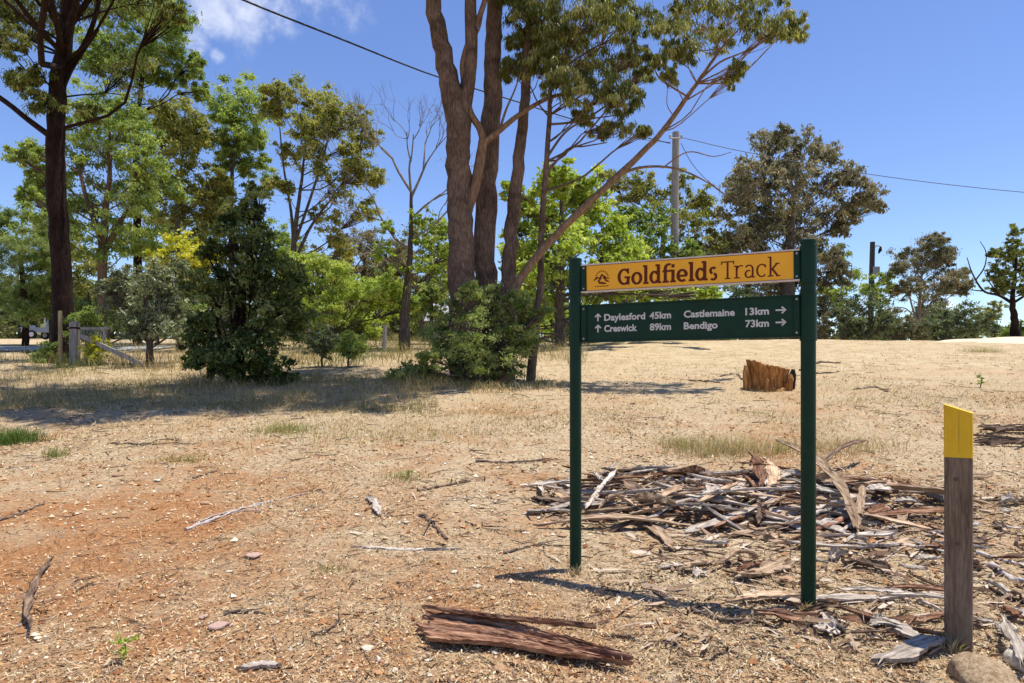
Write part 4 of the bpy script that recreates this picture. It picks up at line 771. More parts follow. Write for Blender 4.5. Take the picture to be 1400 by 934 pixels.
between('timber_offcut', 'grey timber offcut leaning beside the boulder at the right edge', 'timber', (1372, 876), (1402, 930), .06, STRIP[1], .2, .02, .06, .1, 225, .01, za=.05)
between('bark_strip', 'long thin grey brown bark strip in the lower left', 'bark strip', (40, 868), (72, 772), .045, STRIP[3], .8, .012, .015, .2, 226)
between('bark_strip', 'flat grey bark flake left of the sign', 'bark strip', (503, 682), (520, 706), .07, STRIP[1], .3, .012, .015, .2, 227)
between('bark_strip', 'grey bark chip at the bottom edge left of centre', 'bark strip', (328, 918), (382, 914), .035, STRIP[1], .6, .014, .012, .2, 228)
between('bark_strip', 'straight silvery bark stick lying level left of the sign', 'bark strip', (490, 749), (620, 752), .04, STRIP[1], .9, .014, .015, math.pi, 229, .03)
between('bark_strip', 'tan bark piece lying below the middle of the heap', 'bark strip', (1005, 795), (1078, 776), .13, STRIP[2], .3, .012, .02, .1, 230)
between('bark_strip', 'long pale bark strip between the right sign post and marker post', 'bark strip', (1105, 826), (1260, 822), .06, STRIP[1], .6, .014, .02, .1, 231)
between('bark_strip', 'faded brown strip left of the right sign post', 'bark strip', (1000, 828), (1092, 818), .06, STRIP[2], .6, .014, .02, .1, 232)
def stick(label, pts, w0, w1, mat, seed, twigs=0, lift=.01):
    rs = np.random.default_rng(seed); P = [gp(*p) for p in pts]; P = [np.array((p.x, p.y, g1(p.x, p.y) + lift)) for p in P]; b = P[0].copy()
    m = MB(); S = spline(P, 5 * len(P)); S = [p + rs.normal(size=3) * np.array([1, 1, .5]) * w0 * .35 for p in S]
    m.tube(S, np.linspace(w0, w1, len(S)) / 2, 6, rough=.15, seed=seed)
    for k in range(twigs):
        i = rs.integers(3, len(S) - 2); d = (S[i + 1] - S[i]); d /= np.linalg.norm(d); e = d + rs.normal(size=3) * np.array([.5, .5, .1]); e[2] = abs(e[2]) * .3
        L_ = rs.uniform(.08, .22); m.tube([S[i], S[i] + e * L_ * .5, S[i] + e * L_], [w0 * .28, w0 * .22, w0 * .1], 4)
    o = m.build('stick', mat, None, True, b); o.location = b; tag(o, label, 'stick', 'fallen sticks on the dry ground')
STK_D = nmat('stick_dark', [(.05, .035, .028), (.13, .095, .075), (.24, .19, .155)], 30, None, .9, .5, .004, 4, .1)
STK_P = nmat('stick_pale', [(.25, .2, .18), (.45, .39, .36), (.62, .57, .53)], 30, None, .9, .5, .004, 4, .1)
for i, (lab, pts, w0, w1, m_, tw) in enumerate((
    ('pale forked stick lying left of centre', [(255, 725), (300, 708), (345, 692), (420, 676)], .028, .010, STK_P, 7),
    ('second pale shoot alongside the forked stick', [(268, 716), (310, 702), (352, 699)], .014, .006, STK_P, 3),
    ('short dark crooked stick above the silvery bark stick', [(575, 705), (592, 718), (610, 738)], .03, .022, STK_D, 2),
    ('thin dark stick near the upper left grass', [(150, 607), (195, 608), (225, 601), (245, 604)], .025, .012, STK_D, 3),
    ('long brown stick at the left edge', [(-5, 714), (25, 704), (62, 688)], .025, .012, STK_D, 3),
    ('short dark stick beside a flat stone lower left', [(305, 841), (330, 838), (362, 841)], .022, .012, STK_D, 2),
    ('tan stick left of the heap at mid slope', [(573, 672), (605, 666), (642, 659)], .03, .015, STRIP[3], 2),
    ('thin dark twig at the bottom right of centre', [(1058, 893), (1085, 912), (1112, 926)], .012, .006, STK_D, 2),
    ('curved twig left of the left sign post', [(635, 714), (655, 722), (680, 726)], .012, .005, STK_D, 2),
    ('thin stick just behind the left sign post', [(690, 758), (730, 748), (770, 748)], .02, .008, STK_D, 4),
    ('dark dead branch left of the heap on the slope', [(650, 632), (700, 633), (760, 630)], .035, .015, STK_D, 5),
    ('short stick far left of the forked one', [(262, 655), (285, 648), (297, 645)], .02, .012, STK_D, 1),
    ('dark branch on the slope right of the stump', [(1092, 507), (1120, 511), (1150, 508)], .07, .03, STK_D, 3),
    ('small dark branch behind the right sign post near the stump', [(1110, 498), (1125, 496), (1150, 497)], .08, .04, STK_D, 2),
    ('thin branch left of the stump', [(942, 521), (965, 522), (985, 524)], .06, .03, STK_D, 2),
    ('dark branch beside the foot of the stump', [(985, 515), (1005, 512), (1018, 520)], .06, .03, STK_D, 2),
    ('crooked dark stick at the right below the crest', [(1170, 533), (1195, 530), (1212, 536)], .06, .03, STK_D, 3),
    ('long grey stick right of the marker post', [(1335, 758), (1370, 768), (1410, 776)], .03, .02, STK_P, 2),
    ('grey branch end at the right edge beyond the marker post', [(1350, 775), (1380, 790), (1415, 806)], .045, .03, STK_P, 2),
    ('tangled pale twigs left of the marker post', [(1195, 745), (1220, 735), (1262, 720)], .014, .006, STK_P, 6),
    ('second tangle of pale twigs left of the marker post', [(1205, 770), (1232, 752), (1275, 728)], .014, .006, STK_P, 6),
    ('thin dark stick low in the left foreground', [(100, 812), (122, 800), (130, 802)], .012, .006, STK_D, 1),
    ('small dark twig right of the seedling', [(425, 872), (450, 862), (470, 850)], .016, .008, STK_D, 3),
    ('dark root stick lying in the sign shadow', [(945, 838), (990, 850), (1035, 852)], .03, .02, STK_D, 3))):
    stick(lab, pts, w0, w1, m_, 300 + i, tw)
STONE = [nmat('stone_cream', [(.38, .30, .2), (.6, .52, .4), (.74, .68, .58)], 8, None, .9, .6, .01, 6, .15), nmat('stone_orange', [(.24, .12, .06), (.44, .26, .15), (.62, .46, .31)], 14, None, .9, .6, .01, 6, .12),
         nmat('stone_pink', [(.28, .16, .12), (.45, .3, .24), (.6, .46, .4)], 8, None, .9, .6, .01, 6, .12)]
def stone_mesh(seed, sub=3, flat_=.65, amp=.3):
    import bmesh
    bm = bmesh.new(); bmesh.ops.create_icosphere(bm, subdivisions=sub, radius=1); rs = np.random.default_rng(seed); k = rs.normal(size=(9, 3)); k /= np.linalg.norm(k, axis=1)[:, None]; dd = rs.uniform(.5, .9, 9)
    for v in bm.verts:
        c = np.array(v.co); 
        for q in range(9):
            t = c.dot(k[q])
            if t > dd[q]: c = c - k[q] * (t - dd[q]) * .85
        c = c * (1 + amp * .2 * (vn(c[0] * 3 + 7, c[1] * 3 + c[2] * 2, seed) - .5)); c[2] *= flat_; v.co = c
    me = bpy.data.meshes.new('stone'); bm.to_mesh(me); bm.free(); me.polygons.foreach_set('use_smooth', [True] * len(me.polygons)); return me
SM = [stone_mesh(i, 3, .5, .9) for i in range(6)]
for i, (px, py, w, mi, lab) in enumerate(((502, 888, 22, 0, 'cream stone low in the foreground left of the bark slab'), (537, 918, 18, 0, 'white stone at the bottom edge below the bark slab'), (281, 689, 17, 1, 'orange stone above the forked stick'), (345, 762, 26, 2, 'flat pinkish stone below the forked stick'),
        (243, 890, 18, 1, 'reddish stone low in the left foreground'), (313, 782, 10, 0, 'small white stone left of centre'), (622, 783, 14, 0, 'pale stone left of the sign shadow'), (652, 803, 16, 0, 'cream stone just below the sign shadow'), (1078, 793, 24, 1, 'orange stone beside the tan bark below the heap'),
        (978, 828, 20, 1, 'brown stone at the edge of the sign shadow'), (655, 890, 16, 1, 'orange stone under the edge of the bark slab'), (676, 893, 16, 0, 'yellowish stone beside the orange one under the slab'), (700, 907, 20, 1, 'reddish flat stone under the front of the slab'), (685, 915, 26, 1, 'broad orange stone at the bottom below the slab'),
        (768, 733, 16, 1, 'orange stone just left of the left sign post'), (802, 803, 16, 2, 'dark stone in the sign shadow below the left post'), (215, 658, 14, 0, 'cream stone on the upper left slope'), (162, 651, 18, 1, 'yellow orange stone on the far left slope'), (555, 715, 12, 0, 'white stone above the silvery bark stick'), (487, 680, 10, 0, 'white pebble beside the grey bark flake'),
        (1085, 868, 16, 1, 'tan stone in front of the bark plank'), (278, 845, 16, 2, 'pinkish stone lower left of centre'), (300, 858, 30, 2, 'broad flat pinkish brown stone lower left of centre'), (148, 918, 12, 0, 'pale stone near the bottom left corner'), (520, 905, 12, 2, 'grey pink stone between two pale stones'), (1235, 905, 20, 2, 'brown stone between grey slab and boulder'))):
    p = gp(px, py); r_ = w / 2 / F * p.y; o = place(SM[i % 6], 'stone', STONE[mi], (p.x, p.y, g1(p.x, p.y) + r_ * .15), i * 1.3, 0, 0, lab, 'stone', 'stones lying on the ground'); o.scale = (r_, r_ * .8, r_ * .6)
p = gp(1335, 932); bo = place(stone_mesh(77, 4, .6, .5), 'boulder', nmat('boulder_stone', [(.16, .10, .055), (.36, .26, .16), (.52, .42, .28)], 6, None, .95, .8, .02, 8, .1, fine=30), (p.x, p.y - .03, g1(p.x, p.y) - .01), .4, 0, .1, 'rounded brown boulder in the bottom right corner', 'boulder'); bo.scale = (.17, .15, .26)
p = gp(1390, 915); bo = place(stone_mesh(79, 3, .6, .5), 'boulder', STONE[0], (p.x + .06, p.y + .02, g1(p.x, p.y) + .02), 1.4, 0, .1, 'pale rock behind the boulder at the right edge', 'boulder'); bo.scale = (.11, .09, .12)
# ------------------------------------------------------------------ poles and wires
CONC = nmat('pole_grey', [(.24, .215, .19), (.34, .31, .275), (.42, .385, .345)], 4, (4, 4, .5), .85, .3, .01, 6, .15, fine=20)
def poles():
    Y = 34; b = at(922, 400, Y); z0 = g1(b.x, Y); top = at(924, 181, Y)
    root = empty('power_pole', (b.x, Y, z0), 'plain grey power pole rising behind the yellow board', 'pole')
    m = MB(); m.tube([(0, 0, -.3), (.01, 0, (top.z - z0) * .5), (top.x - b.x, 0, top.z - z0)], [.215, .2, .17], 16); m.build('shaft', CONC, root, True)
    m = MB(); m.tube([(-.3, -.18, top.z - z0 - .35), (.35, -.18, top.z - z0 - .35)], .04, 8); cr = m.build('bracket', STEEL, root)
    for dx in (-.26, .31):
        m = MB(); m.tube([(dx, -.18, top.z - z0 - .32), (dx, -.18, top.z - z0 - .22), (dx, -.18, top.z - z0 - .18)], [.04, .06, .03], 8); m.build('insulator', STEEL, root)
    Y2 = 50; b2 = at(1189, 420, Y2); z2 = g1(b2.x, Y2); t2 = at(1193, 331, Y2)
    r2 = empty('power_pole', (b2.x, Y2, z2), 'dark far power pole with lamp arm and transformer box on the right skyline', 'pole')
    m = MB(); m.tube([(0, 0, -.5), (.1, 0, (t2.z - z2) * .5), (t2.x - b2.x, 0, t2.z - z2)], [.22, .2, .17], 12); m.build('shaft', nmat('pole_dark', [(.05, .045, .04), (.10, .09, .08)], 4, (4, 4, .5), .9, .3, .01), r2, True)
    h = t2.z - z2; m = MB(); m.tube([(.2, 0, h - .5), (.55, 0, h - .25), (.75, -.1, h - .35)], .05, 6); m.build('arm', STEEL, r2)
    m = MB(); m.tube([(.75, -.1, h - .35), (.72, -.1, h - .6), (.6, -.1, h - .85)], [.06, .13, .05], 8); m.build('lamp_head', BARK_DARK, r2)
    m = MB(); m.box((.35, -.15, h - 2.2), (.42, .4, .7)); m.build('transformer', STEEL, r2)
    BLK = flat('cable_black', (.02, .02, .022), .6, .3); GRY = flat('cable_grey', (.09, .09, .1), .6, .3)
    def wire(lab, pts, r, mat):
        P = [at(*q) for q in pts]; m = MB(); m.tube(spline(P, 26), r, 6); o = m.build('cable', mat, None, True, P[0]); o.location = P[0]; tag(o, lab, 'cable', 'overhead cables')
    tp = top
    wire('thick black cable running from the top edge behind the central trunks', [(150, -82, 14), (330, -1, 16), (470, 55, 18), (592, 103, 22), (700, 137, 26), (800, 168, 29.5), (916, 196, 33.8)], .024, BLK)
    wire('thin cable sagging from the grey pole off the right edge', [(932, 188, 33.8), (1020, 208, 34), (1200, 240, 34.5), (1400, 263, 35), (1600, 275, 35.5)], .017, GRY)
    wire('thin grey cable coming in to the grey pole from the left', [(760, 160, 40), (850, 186, 37), (917, 195, 33.8)], .012, GRY)
    wire('service cable dropping from the grey pole to the lower right', [(931, 196, 33.8), (945, 222, 34.5), (965, 245, 36), (1000, 272, 38.5), (1050, 310, 42)], .016, GRY)
poles()
# ------------------------------------------------------------------ fence remains, gate, ute, shed
def fences():
    p = at(102, 505, 19.6); z = g1(p.x, 19.6); s = 19.6 / F
    r = empty('gate_post', (p.x, 19.6, z), 'square grey weathered gate post standing in the dry weeds', 'post'); hh = at(102, 441, 19.6).z - z
    m = MB(); m.box((0, 0, hh / 2 - .1), (.2, .18, hh + .2)); m.build('shaft', GREYWOOD, r)
    m = MB(); m.box((0, 0, hh - .16), (.212, .192, .05)); m.build('wire_binding', BARK_DARK, r)
    m = MB(); m.add([(-.1, -.09, hh), (.1, -.09, hh), (.1, .09, hh), (-.1, .09, hh), (0, 0, hh + .05)], [[0, 1, 4, 4], [1, 2, 4, 4], [2, 3, 4, 4], [3, 0, 4, 4]]); m.build('weathered_top', GREYWOOD, r)
    p2 = at(82, 490, 19); z2 = g1(p2.x, 19); h2 = at(82, 425, 19).z - z2
    r2 = empty('fence_stake', (p2.x, 19, z2), 'thin round yellowish stake left of the grey gate post', 'post')
    m = MB(); m.tube([(0, 0, -.2), (.01, 0, h2 * .5), (0, 0, h2 - .02), (0, 0, h2)], [.055, .055, .055, .045], 10, rough=.04); m.build('shaft', nmat('stake_wood', [(.18, .14, .07), (.30, .24, .13), (.4, .33, .2)], 5, (5, 5, .5), .9, .4, .01), r2, True)
    m = MB(); m.tube([(-.058, 0, h2 * .8), (.058, 0, h2 * .8)], .006, 6); m.build('wire_staple', STEEL, r2)
    Y = 19.5; o = at(108, 455, Y)
    r3 = empty('broken_gate', (o.x, Y, g1(o.x, Y)), 'collapsed grey wooden gate with wire netting slumping from the gate post', 'gate')
    W_ = lambda px, py, dy=0: at(px, py, Y + dy) - r3.location
    m = MB(); m.bar(W_(110, 449), W_(150, 449, .2), .05, .07); m.build('top_rail', GREYWOOD, r3)
    m = MB(); m.bar(W_(145, 446, .2), W_(144, 478, .2), .06, .06); m.build('stile', GREYWOOD, r3)
    m = MB(); m.bar(W_(110, 459), W_(196, 499, -.4), .05, .12); m.build('brace_board', GREYWOOD, r3)
    m = MB()
    c = [W_(110, 450, -.06), W_(142, 450, .14), W_(146, 470, .14), W_(188, 494, -.46), W_(112, 460, -.08)]
    A0, A1, B0, B1 = np.array(c[0]), np.array(W_(112, 461, -.08)), np.array(c[1]), np.array(W_(148, 478, -.2)); N = 9
    q = lambda a, b: A0 * (1 - a) * (1 - b) + A1 * (1 - a) * b + B0 * a * (1 - b) + B1 * a * b
    for i in range(N + 1):
        for k in (1, -1):
            t0 = i / N
            m.tube([q(t0, 0), q(min(1, max(0, t0 + k * .12)), .5), q(min(1, max(0, t0 + k * .22)), 1)], .0034, 3, cap=False)
    m.build('wire_netting', STEEL, r3)
    for i, (px, py0, py1, Yf, lab) in enumerate(((423, 458, 430, 25, 'old grey fence post at the left side of the lime thicket'), (525, 468, 444, 24, 'old leaning fence post in dry grass left of the bare tree'), (615, 470, 448, 24.5, 'short old fence post hidden behind the undergrowth bush'))):
        a = at(px, py0, Yf); za = g1(a.x, Yf); h = at(px, py1, Yf).z - za
        rr = empty('fence_post', (a.x, Yf, za), lab, 'post', 'old fence posts in the grass'); m = MB(); m.tube([(0, 0, -.2), (.02, .01, h * .5), (.04, .02, h)], [.075, .07, .062], 8, rough=.1, seed=i); m.build('shaft', GREYWOOD, rr, True)
        m = MB(); m.tube([(-.11 + .03, 0, h * .8), (.13, 0, h * .8)], .008, 5); m.build('wire_staple', STEEL, rr)
fences()
def ute():
    Y = 58; a = at(38, 462, Y); z = g1(a.x, Y); r = empty('ute', (a.x + 2.5, Y, z), 'silver blue utility truck parked beyond the gravel road at far left', 'car')
    PAINT = flat('ute_paint', (.17, .20, .26), .3, .6); GL = flat('dark_glass', (.03, .035, .045), .1, .8); TY = flat('tyre_rubber', (.02, .02, .02), .9, .2); RIM = flat('rim_metal', (.5, .5, .52), .4, .6)
    def slab(pts, y0, y1):
        m = MB(); n = len(pts); V = [(x, y0, z_) for x, z_ in pts] + [(x, y1, z_) for x, z_ in pts]; cx = np.mean([p_[0] for p_ in pts]); cz = np.mean([p_[1] for p_ in pts]); V += [(cx, y0, cz), (cx, y1, cz)]
        m.add(V, [[i, (i + 1) % n, n + (i + 1) % n, n + i] for i in range(n)] + [[(i + 1) % n, i, 2 * n, 2 * n] for i in range(n)] + [[n + i, n + (i + 1) % n, 2 * n + 1, 2 * n + 1] for i in range(n)]); return m
    body = slab([(-2.5, .55), (2.4, .5), (2.5, .8), (2.35, 1.0), (1.2, 1.08), (-.4, 1.08), (-.4, .95), (-2.5, .95)], -.85, .85).build('body', PAINT, r)
    slab([(-.45, 1.08), (1.15, 1.08), (.55, 1.68), (-.3, 1.7)], -.76, .76).build('cab', PAINT, r)
    for x0, x1 in ((-.28, .22), (.3, .78)):
        slab([(x0, 1.14), (x1 + .08, 1.14), (x1 - .1 if x1 > .5 else x1, 1.6), (x0, 1.6)], -.775, -.757).build('window', GL, r)
    slab([(-2.5, .96), (-2.42, .96), (-2.42, 1.2), (-2.5, 1.2)], -.85, .85).build('tailgate', PAINT, r)
    m = MB(); m.bar((-.5, -.8, 1.0), (-.5, -.8, 1.75), .06); m.bar((-.5, .8, 1.0), (-.5, .8, 1.75), .06); m.bar((-.5, -.8, 1.75), (-.5, .8, 1.75), .06); m.build('headboard', STEEL, r)
    for x in (-1.55, 1.55):
        for y in (-.82, .82):
            m = MB(); m.tube([(x, y - .1, .36), (x, y - .08, .36), (x, y + .08, .36), (x, y + .1, .36)], [.3, .36, .36, .3], 20); w = m.build('wheel', TY, r)
            m = MB(); m.tube([(x, y - .12, .36), (x, y + .12, .36)], .2, 14); m.build('rim', RIM, w)
    m = MB(); m.box((2.46, -.6, .82), (.06, .3, .14)); m.build('headlight', flat('lamp_glass', (.6, .6, .6), .2, .7), r)
ute()
def shed():
    Y = 31; a = at(602, 425, Y); x0, x1 = at(585, 0, Y).x, at(640, 0, Y).x; z = g1(a.x, Y); zt = at(0, 440, Y).z - z
    CI = nmat('galvanised_iron', [(.20, .2, .205), (.32, .32, .325), (.42, .42, .42)], 3, (1, 1, 3), .5, .2, .01, 5, .5)
    r = empty('shed', (x0, Y, z), 'low grey corrugated iron shed half hidden behind the undergrowth bush', 'shed'); W_ = x1 - x0
    def corr(ax0, ax1, z0, z1, y, depth=.02):
        m = MB(); n = 40; xs = np.linspace(ax0, ax1, n); yy = y + depth * np.sin(np.arange(n) * 1.57)
        V = [(x, q, z0) for x, q in zip(xs, yy)] + [(x, q, z1) for x, q in zip(xs, yy)]; m.add(V, [[i, i + 1, n + i + 1, n + i] for i in range(n - 1)]); return m
    corr(0, W_, -.1, zt, 0).build('wall', CI, r); corr(0, W_, -.1, zt + .95, 2.4).build('wall', CI, r)
    for x in (0, W_): m = MB(); m.add([(x, .01, -.1), (x, 2.39, -.1), (x, 2.39, zt + .95), (x, .01, zt)], [[0, 1, 2, 3]]); m.build('wall', CI, r)
    m = MB(); m.bar((W_ / 2, -.25, zt + .01), (W_ / 2, 2.6, zt + 1.05), W_ + .3, .04); m.build('roof', CI, r)
    m = MB(); m.box((.7, -.05, zt * .45), (.75, .04, zt * .85)); m.build('door', GREYWOOD, r)
shed()
# ------------------------------------------------------------------ grass, litter and gravel
def spread(n, y0, y1, power, rs, half=.86, pad=.8):
    u = rs.uniform(0, 1, n); k = 1 - power
    y = (y0 ** k + u * (y1 ** k - y0 ** k)) ** (1 / k)
    x = rs.uniform(-1, 1, n) * (half * y + pad); return x, y
def blades(name, x, y, hgt, wid, lean, rs, mat, tint, label):
    n = len(x); z = g(x, y); a = rs.uniform(0, 2 * np.pi, n); P = np.stack([x, y, z - .01], 1)
    sd = np.stack([np.cos(a), np.sin(a), np.zeros(n)], 1); ld = rs.normal(size=(n, 2)) * lean
    tip = P + np.stack([ld[:, 0] * hgt, ld[:, 1] * hgt, hgt], 1); mid = P * .5 + tip * .5; mid[:, 2] += hgt * .12; mid[:, :2] -= ld * hgt[:, None] * .12
    w = wid[:, None]
    V = np.stack([P - sd * w / 2, P + sd * w / 2, mid + sd * w * .35, tip, mid - sd * w * .35], 1).reshape(-1, 3)
    i = np.arange(n)[:, None] * 5; mb = MB(); mb.v = [V]; mb.n = len(V); mb.t = [np.repeat(np.clip(tint, 0, 1), 5)]
    mb.f = [i + np.array([[0, 1, 2, 4]]), i + np.array([[4, 2, 3]])]
    return tag(mb.build(name, mat, tint=True), label, kind='stuff')
STRAW = tintmat('dry_grass', [(.12, .17, .035), (.27, .24, .09), (.45, .34, .16), (.64, .53, .31)], .8, .15, .25, (1.1, 1, .8))
GRASS = tintmat('green_grass', [(.06, .11, .02), (.15, .22, .05), (.3, .34, .1), (.5, .44, .2)], .7, .2, .3)
def grasses():
    rs = np.random.default_rng(21)
    # knee-high dry growth along the old fence and under the trees
    x, y = spread(98000, 11.2, 33, 1.7, rs); px = 700 + F * x / y
    dens = np.where(px < 75, .22 * (y < 24), np.where(px < 330, np.clip((y - 17.3) / 1.8, 0, .8), np.where(px < 560, np.clip((y - 18.5) / 2.5, 0, .85), np.where(px < 800, np.clip((y - 18) / 3, 0, .7), .0))))
    bs = (np.hypot(x + .75, (y - 14.6) * 1.6) < 1.9) | (np.hypot(x + 5.9, (y - 14.8) * 1.6) < 1.3); dens = np.where(bs, .9, dens)
    low = (px < 600) & (y < 17.3) & ~bs; dens = np.where(low & (y > 11.4), .5, dens); dens = dens * ((vn(x * .8, y * .8, 9) > .3) * .9 + .1)
    k = rs.uniform(size=len(x)) < dens; x, y, low = x[k], y[k], low[k]; n = len(x)
    blades('tall_dry_grass', x, y, rs.uniform(.15, .62, n) * (.35 + .95 * vn(x * .9, y * .9, 4)) * np.where(low, .42, np.where(y < 16.5, .6, 1)), rs.uniform(.006, .018, n) * np.where(low, .7, 1), .6, rs, STRAW, .60 + rs.normal(size=n) * .24 - .55 * np.clip((vn(x * .6, y * .6, 12) - .45) * 3, 0, 1), 'tall straw coloured grass along the old fence line')
    # short turf in the tree shade and on the slope
    x, y = spread(145000, 8.2, 33, 1.9, rs); px = 700 + F * x / y
    patch = vn(x * .7, y * .7, 15) * .6 + vn(x * 2.5, y * 2.5, 16) * .4
    dens = np.clip((patch - .42) * 3.2, 0, 1) * np.clip((y - 8.2) / 3, .05, 1); dens = np.where(px < 600, np.clip(dens + .35 * (y > 11.5), 0, 1), dens * .8)
    k = rs.uniform(size=len(x)) < dens; x, y = x[k], y[k]; n = len(x); px = 700 + F * x / y
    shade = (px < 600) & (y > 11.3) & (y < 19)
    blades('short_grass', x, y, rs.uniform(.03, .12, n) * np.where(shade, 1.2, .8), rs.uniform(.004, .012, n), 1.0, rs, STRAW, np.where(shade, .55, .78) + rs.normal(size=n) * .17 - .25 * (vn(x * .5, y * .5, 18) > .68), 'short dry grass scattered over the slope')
    # separate green and half-dry tufts
    X, Yv, Hh, T = [], [], [], []
    for px, py, w, cnt, hh, t in ((18, 605, 30, 900, .22, .2), (950, 622, 46, 330, .26, .9), (985, 618, 46, 330, .28, .88), (1020, 622, 44, 260, .26, .86), (1070, 618, 36, 200, .2, .7), (1140, 618, 50, 300, .24, .92), (1185, 612, 46, 200, .2, .92), (560, 598, 60, 160, .12, .75), (610, 598, 60, 140, .12, .8), (470, 602, 80, 260, .14, .9), (430, 590, 80, 300, .15, .9), (550, 655, 25, 200, .1, .75), (1345, 482, 25, 400, .25, .75), (390, 590, 40, 600, .14, .7), (75, 625, 14, 120, .14, .5), (250, 630, 30, 200, .1, .7), (455, 780, 25, 120, .05, .8), (930, 610, 24, 300, .14, .8), (787, 786, 9, 45, .08, .95), (1104, 838, 10, 50, .08, .95), (1311, 889, 14, 70, .09, .95), (1300, 893, 10, 40, .1, .9)):
        c = gp(px, py); s = w / F * c.y
        X.append(c.x + rs.normal(size=cnt) * s * .6); Yv.append(c.y + rs.normal(size=cnt) * s * .45); Hh.append(hh * rs.uniform(.4, 1.1, cnt)); T.append(t + rs.normal(size=cnt) * .17)
    X, Yv, Hh, T = map(np.concatenate, (X, Yv, Hh, T)); kd = T > .72
    blades('green_tufts', X[~kd], Yv[~kd], Hh[~kd], rs.uniform(.004, .01, (~kd).sum()), .4, rs, GRASS, T[~kd], 'green grass tufts dotted over the bare ground')
    blades('dry_tufts', X[kd], Yv[kd], Hh[kd], rs.uniform(.003, .008, kd.sum()), .5, rs, STRAW, T[kd] - .18, 'half dry pale grass tufts dotted over the bare ground')
grasses()
LITM = tintmat('leaf_litter', [(.06, .034, .02), (.20, .115, .06), (.46, .31, .155), (.62, .46, .255), (.74, .63, .44)], .85, .15)
PEBM = tintmat('gravel', [(.24, .095, .038), (.42, .2, .085), (.52, .33, .17), (.60, .46, .29), (.76, .68, .54)], .9, .12)
def litter():
    rs = np.random.default_rng(31); n = 175000; x, y = spread(n, 2.2, 24, 1.75, rs)
    bare = np.clip((vn(x * .5 + 3, y * .5, 41) - .35) * 2.2, 0, 1) * .8 + .2; near_red = np.clip((1.0 - x) / 4, 0, 1) * np.clip((6.5 - y) / 3, 0, 1)
    k = rs.uniform(size=n) < bare * (1 - .3 * near_red); x, y = x[k], y[k]; n = len(x)
    long_ = rs.uniform(size=n) < .5; ln = np.where(long_, rs.uniform(.03, .10, n), rs.uniform(.012, .04, n)) * np.clip(y / 6, .75, 2); wd = np.where(long_, rs.uniform(.002, .006, n), rs.uniform(.008, .018, n)) * np.clip(y / 6, .8, 2)
    a = rs.uniform(0, np.pi, n); ti = rs.normal(size=n) * .42; ro = rs.normal(size=n) * .6
    ax = np.stack([np.cos(a) * np.cos(ti), np.sin(a) * np.cos(ti), np.sin(ti)], 1); sd = np.stack([-np.sin(a) * np.cos(ro), np.cos(a) * np.cos(ro), np.sin(ro)], 1)
    P = np.stack([x, y, g(x, y) + .004 + np.abs(np.sin(ti)) * ln * .5 + rs.uniform(0, .006, n)], 1)
    A = ax * ln[:, None] / 2; B = sd * wd[:, None] / 2
    V = np.stack([P - A, P + B - A * .2, P + A, P - B + A * .2], 1).reshape(-1, 3); t = np.clip(.53 + rs.normal(size=n) * .29 + np.where(long_, .06, 0), 0, 1)
    mb = MB(); mb.add(V, np.arange(4 * n).reshape(-1, 4), np.repeat(t, 4)); tag(mb.build('leaf_litter', LITM, tint=True), 'dry leaves, straw and bark chips strewn over the ground', kind='stuff')
    n = 52000; x, y = spread(n, 2.2, 13, 2.1, rs); d = vn(x * .8, y * .8, 44); k = rs.uniform(size=n) < np.clip(.35 + (d - .4) * 1.5 + .4 * np.clip((5 - y) / 2, 0, 1), .08, 1); x, y = x[k], y[k]; n = len(x)
    s = .004 * np.exp(np.abs(rs.normal(size=n)) * .72) * np.clip(y / 4.5, .8, 1.8); s = np.minimum(s, .03)
    O = np.array([[1, 0, 0], [0, 1, 0], [-1, 0, 0], [0, -1, 0], [0, 0, 1], [0, 0, -.6]], float); a = rs.uniform(0, 6.28, n); ca, sa = np.cos(a), np.sin(a)
    V = O[None] * rs.uniform(.65, 1.3, (n, 6, 1)); V[..., 2] *= .75; V = V + rs.normal(size=V.shape) * .14
    V = np.stack([V[..., 0] * ca[:, None] - V[..., 1] * sa[:, None], V[..., 0] * sa[:, None] + V[..., 1] * ca[:, None], V[..., 2]], -1) * s[:, None, None]
    V = (V + np.stack([x, y, g(x, y) + s * .25], 1)[:, None]).reshape(-1, 3); T = np.array([[0, 1, 4], [1, 2, 4], [2, 3, 4], [3, 0, 4], [1, 0, 5], [2, 1, 5], [3, 2, 5], [0, 3, 5]])
    mb = MB(); t = np.clip(.5 + rs.normal(size=n) * .26, 0, 1); mb.add(V, (np.arange(n)[:, None, None] * 6 + T[None]).reshape(-1, 3), np.repeat(t, 6)); tag(mb.build('gravel', PEBM, tint=True), 'loose cream and orange gravel over the red earth', kind='stuff')
litter()
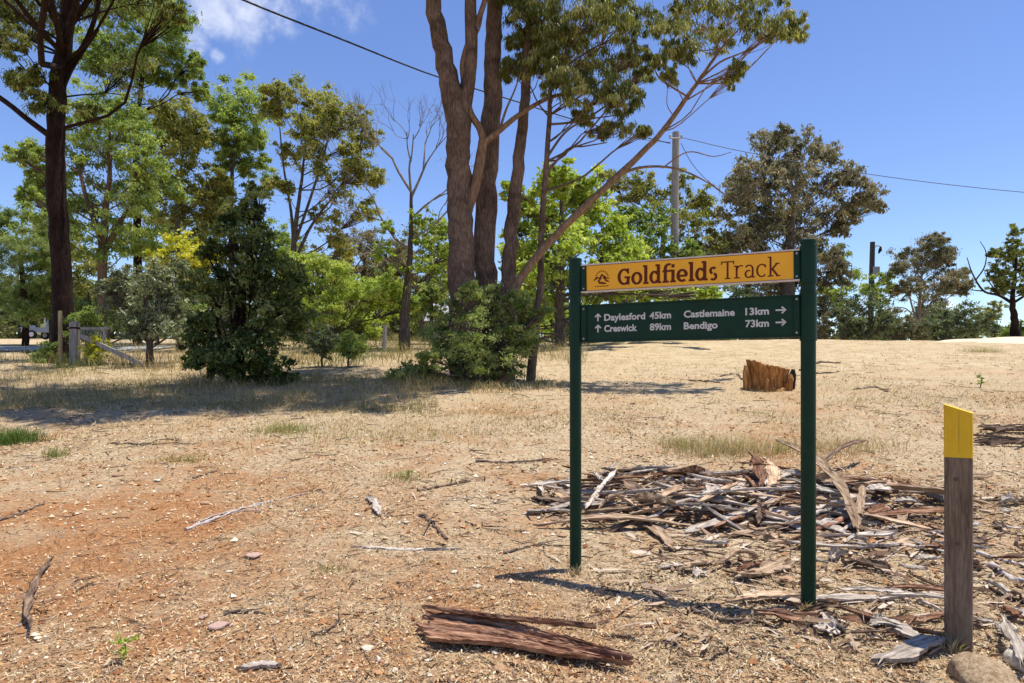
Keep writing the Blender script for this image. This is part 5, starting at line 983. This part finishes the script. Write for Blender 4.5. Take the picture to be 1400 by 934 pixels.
def shards():
    rs = np.random.default_rng(71); mb = MB(); C0 = gp(1005, 688); k = 0; SH = []
    while k < 3000:
        if rs.uniform() < .5:
            x = C0.x + rs.normal() * 1.1; y = C0.y + rs.normal() * .6; h = .1 * max(0, 1 - ((x - C0.x) / 1.95) ** 2 - ((y - C0.y) / 1.05) ** 2)
        else: y = rs.uniform(3.4, 7.5); x = rs.uniform(.15, .85) * y + rs.normal() * .2; h = 0
        L_ = rs.uniform(.04, .22); w = rs.uniform(.006, .03); a = rs.normal() * .9; z = g1(x, y) + h * rs.uniform(.2, 1) + rs.uniform(.003, .03)
        c, s_ = math.cos(a), math.sin(a); pt = rs.normal() * .22; ro = rs.normal() * .5; V = []
        for i, t in enumerate((-.5, -.1, .5)):
            for e in (-1, 1):
                ww = w * (1 if i == 1 else rs.uniform(.3, .9)) / 2 * e; X = t * L_ + rs.normal() * L_ * .04; Z = t * L_ * math.sin(pt) + ww * math.sin(ro) + (.25 - t * t) * L_ * .15
                V.append((x + X * c - ww * s_, y + X * s_ + ww * c, max(z + Z, g1(x, y) + .002)))
        mb.add(V, [[0, 1, 3, 2], [2, 3, 5, 4]], rs.uniform()); k += 1
    tag(mb.build('bark_shards', tintmat('bark_shard', [(.035, .02, .013), (.15, .09, .058), (.36, .25, .165), (.6, .5, .4)], .9, .1), tint=True), 'small broken bark shards strewn through and around the heap', kind='stuff')
shards()
def twigs():
    rs = np.random.default_rng(61); n = 4200; x, y = spread(n, 2.3, 20, 1.6, rs); k = rs.uniform(size=n) < np.clip(.35 + (vn(x * .6, y * .6, 62) - .35) * 2, .1, 1); x, y = x[k], y[k]; mb = MB()
    for a, b in zip(x, y):
        L_ = rs.uniform(.05, .2) * (1.6 if rs.uniform() < .12 else 1) * np.clip(b / 6, .8, 1.7); h = rs.uniform(0, np.pi); r_ = rs.uniform(.0018, .0045) * np.clip(b / 6, .9, 1.8); dx, dy = np.cos(h) * L_ / 2, np.sin(h) * L_ / 2; kx, ky = rs.normal(size=2) * L_ * .12
        P = np.array([(a - dx, b - dy), (a + kx, b + ky), (a + dx, b + dy)]); z = g(P[:, 0], P[:, 1]) + r_ + rs.uniform(0, .012, 3)
        mb.tube(np.column_stack([P, z]), [r_, r_ * .9, r_ * .5], 3, cap=False); mb.t[-1] = np.full(len(mb.v[-1]), rs.uniform())
    tag(mb.build('fallen_twigs', tintmat('twig_litter', [(.035, .022, .016), (.11, .07, .05), (.25, .18, .13), (.5, .43, .37)], .9, .1), tint=True), 'small dark twigs littering the slope', kind='stuff')
twigs()
# seedlings
for i, (px, py, s, lab) in enumerate(((167, 905, .11, 'small bright green seedling in the bottom left foreground'), (1340, 530, .26, 'small green seedling on the slope right of the sign'), (558, 655, .10, 'tiny green seedling left of the heap on the dry slope'))):
    c = gp(px, py); rs = np.random.default_rng(400 + i); z = g1(c.x, c.y); r = empty('seedling', (c.x, c.y, z), lab, 'seedling', 'green seedlings')
    m = MB(); m.tube([(0, 0, -.01), (s * .1, 0, s * .4), (s * .15, 0, s * .8)], [s * .05, s * .04, s * .02], 5); m.build('stem', BARK_GREY, r)
    m = MB(); leaves(m, rs.normal(size=(6, 3)) * s * .25 + np.array([s * .1, 0, s * .75]), np.full(6, s * .3), 46 if i == 0 else 30, s * .36, s * .13, .0, rs, np.full(6, .55)); m.build('leaves', LEAF['lime' if i == 0 else 'green'], r, tint=True)
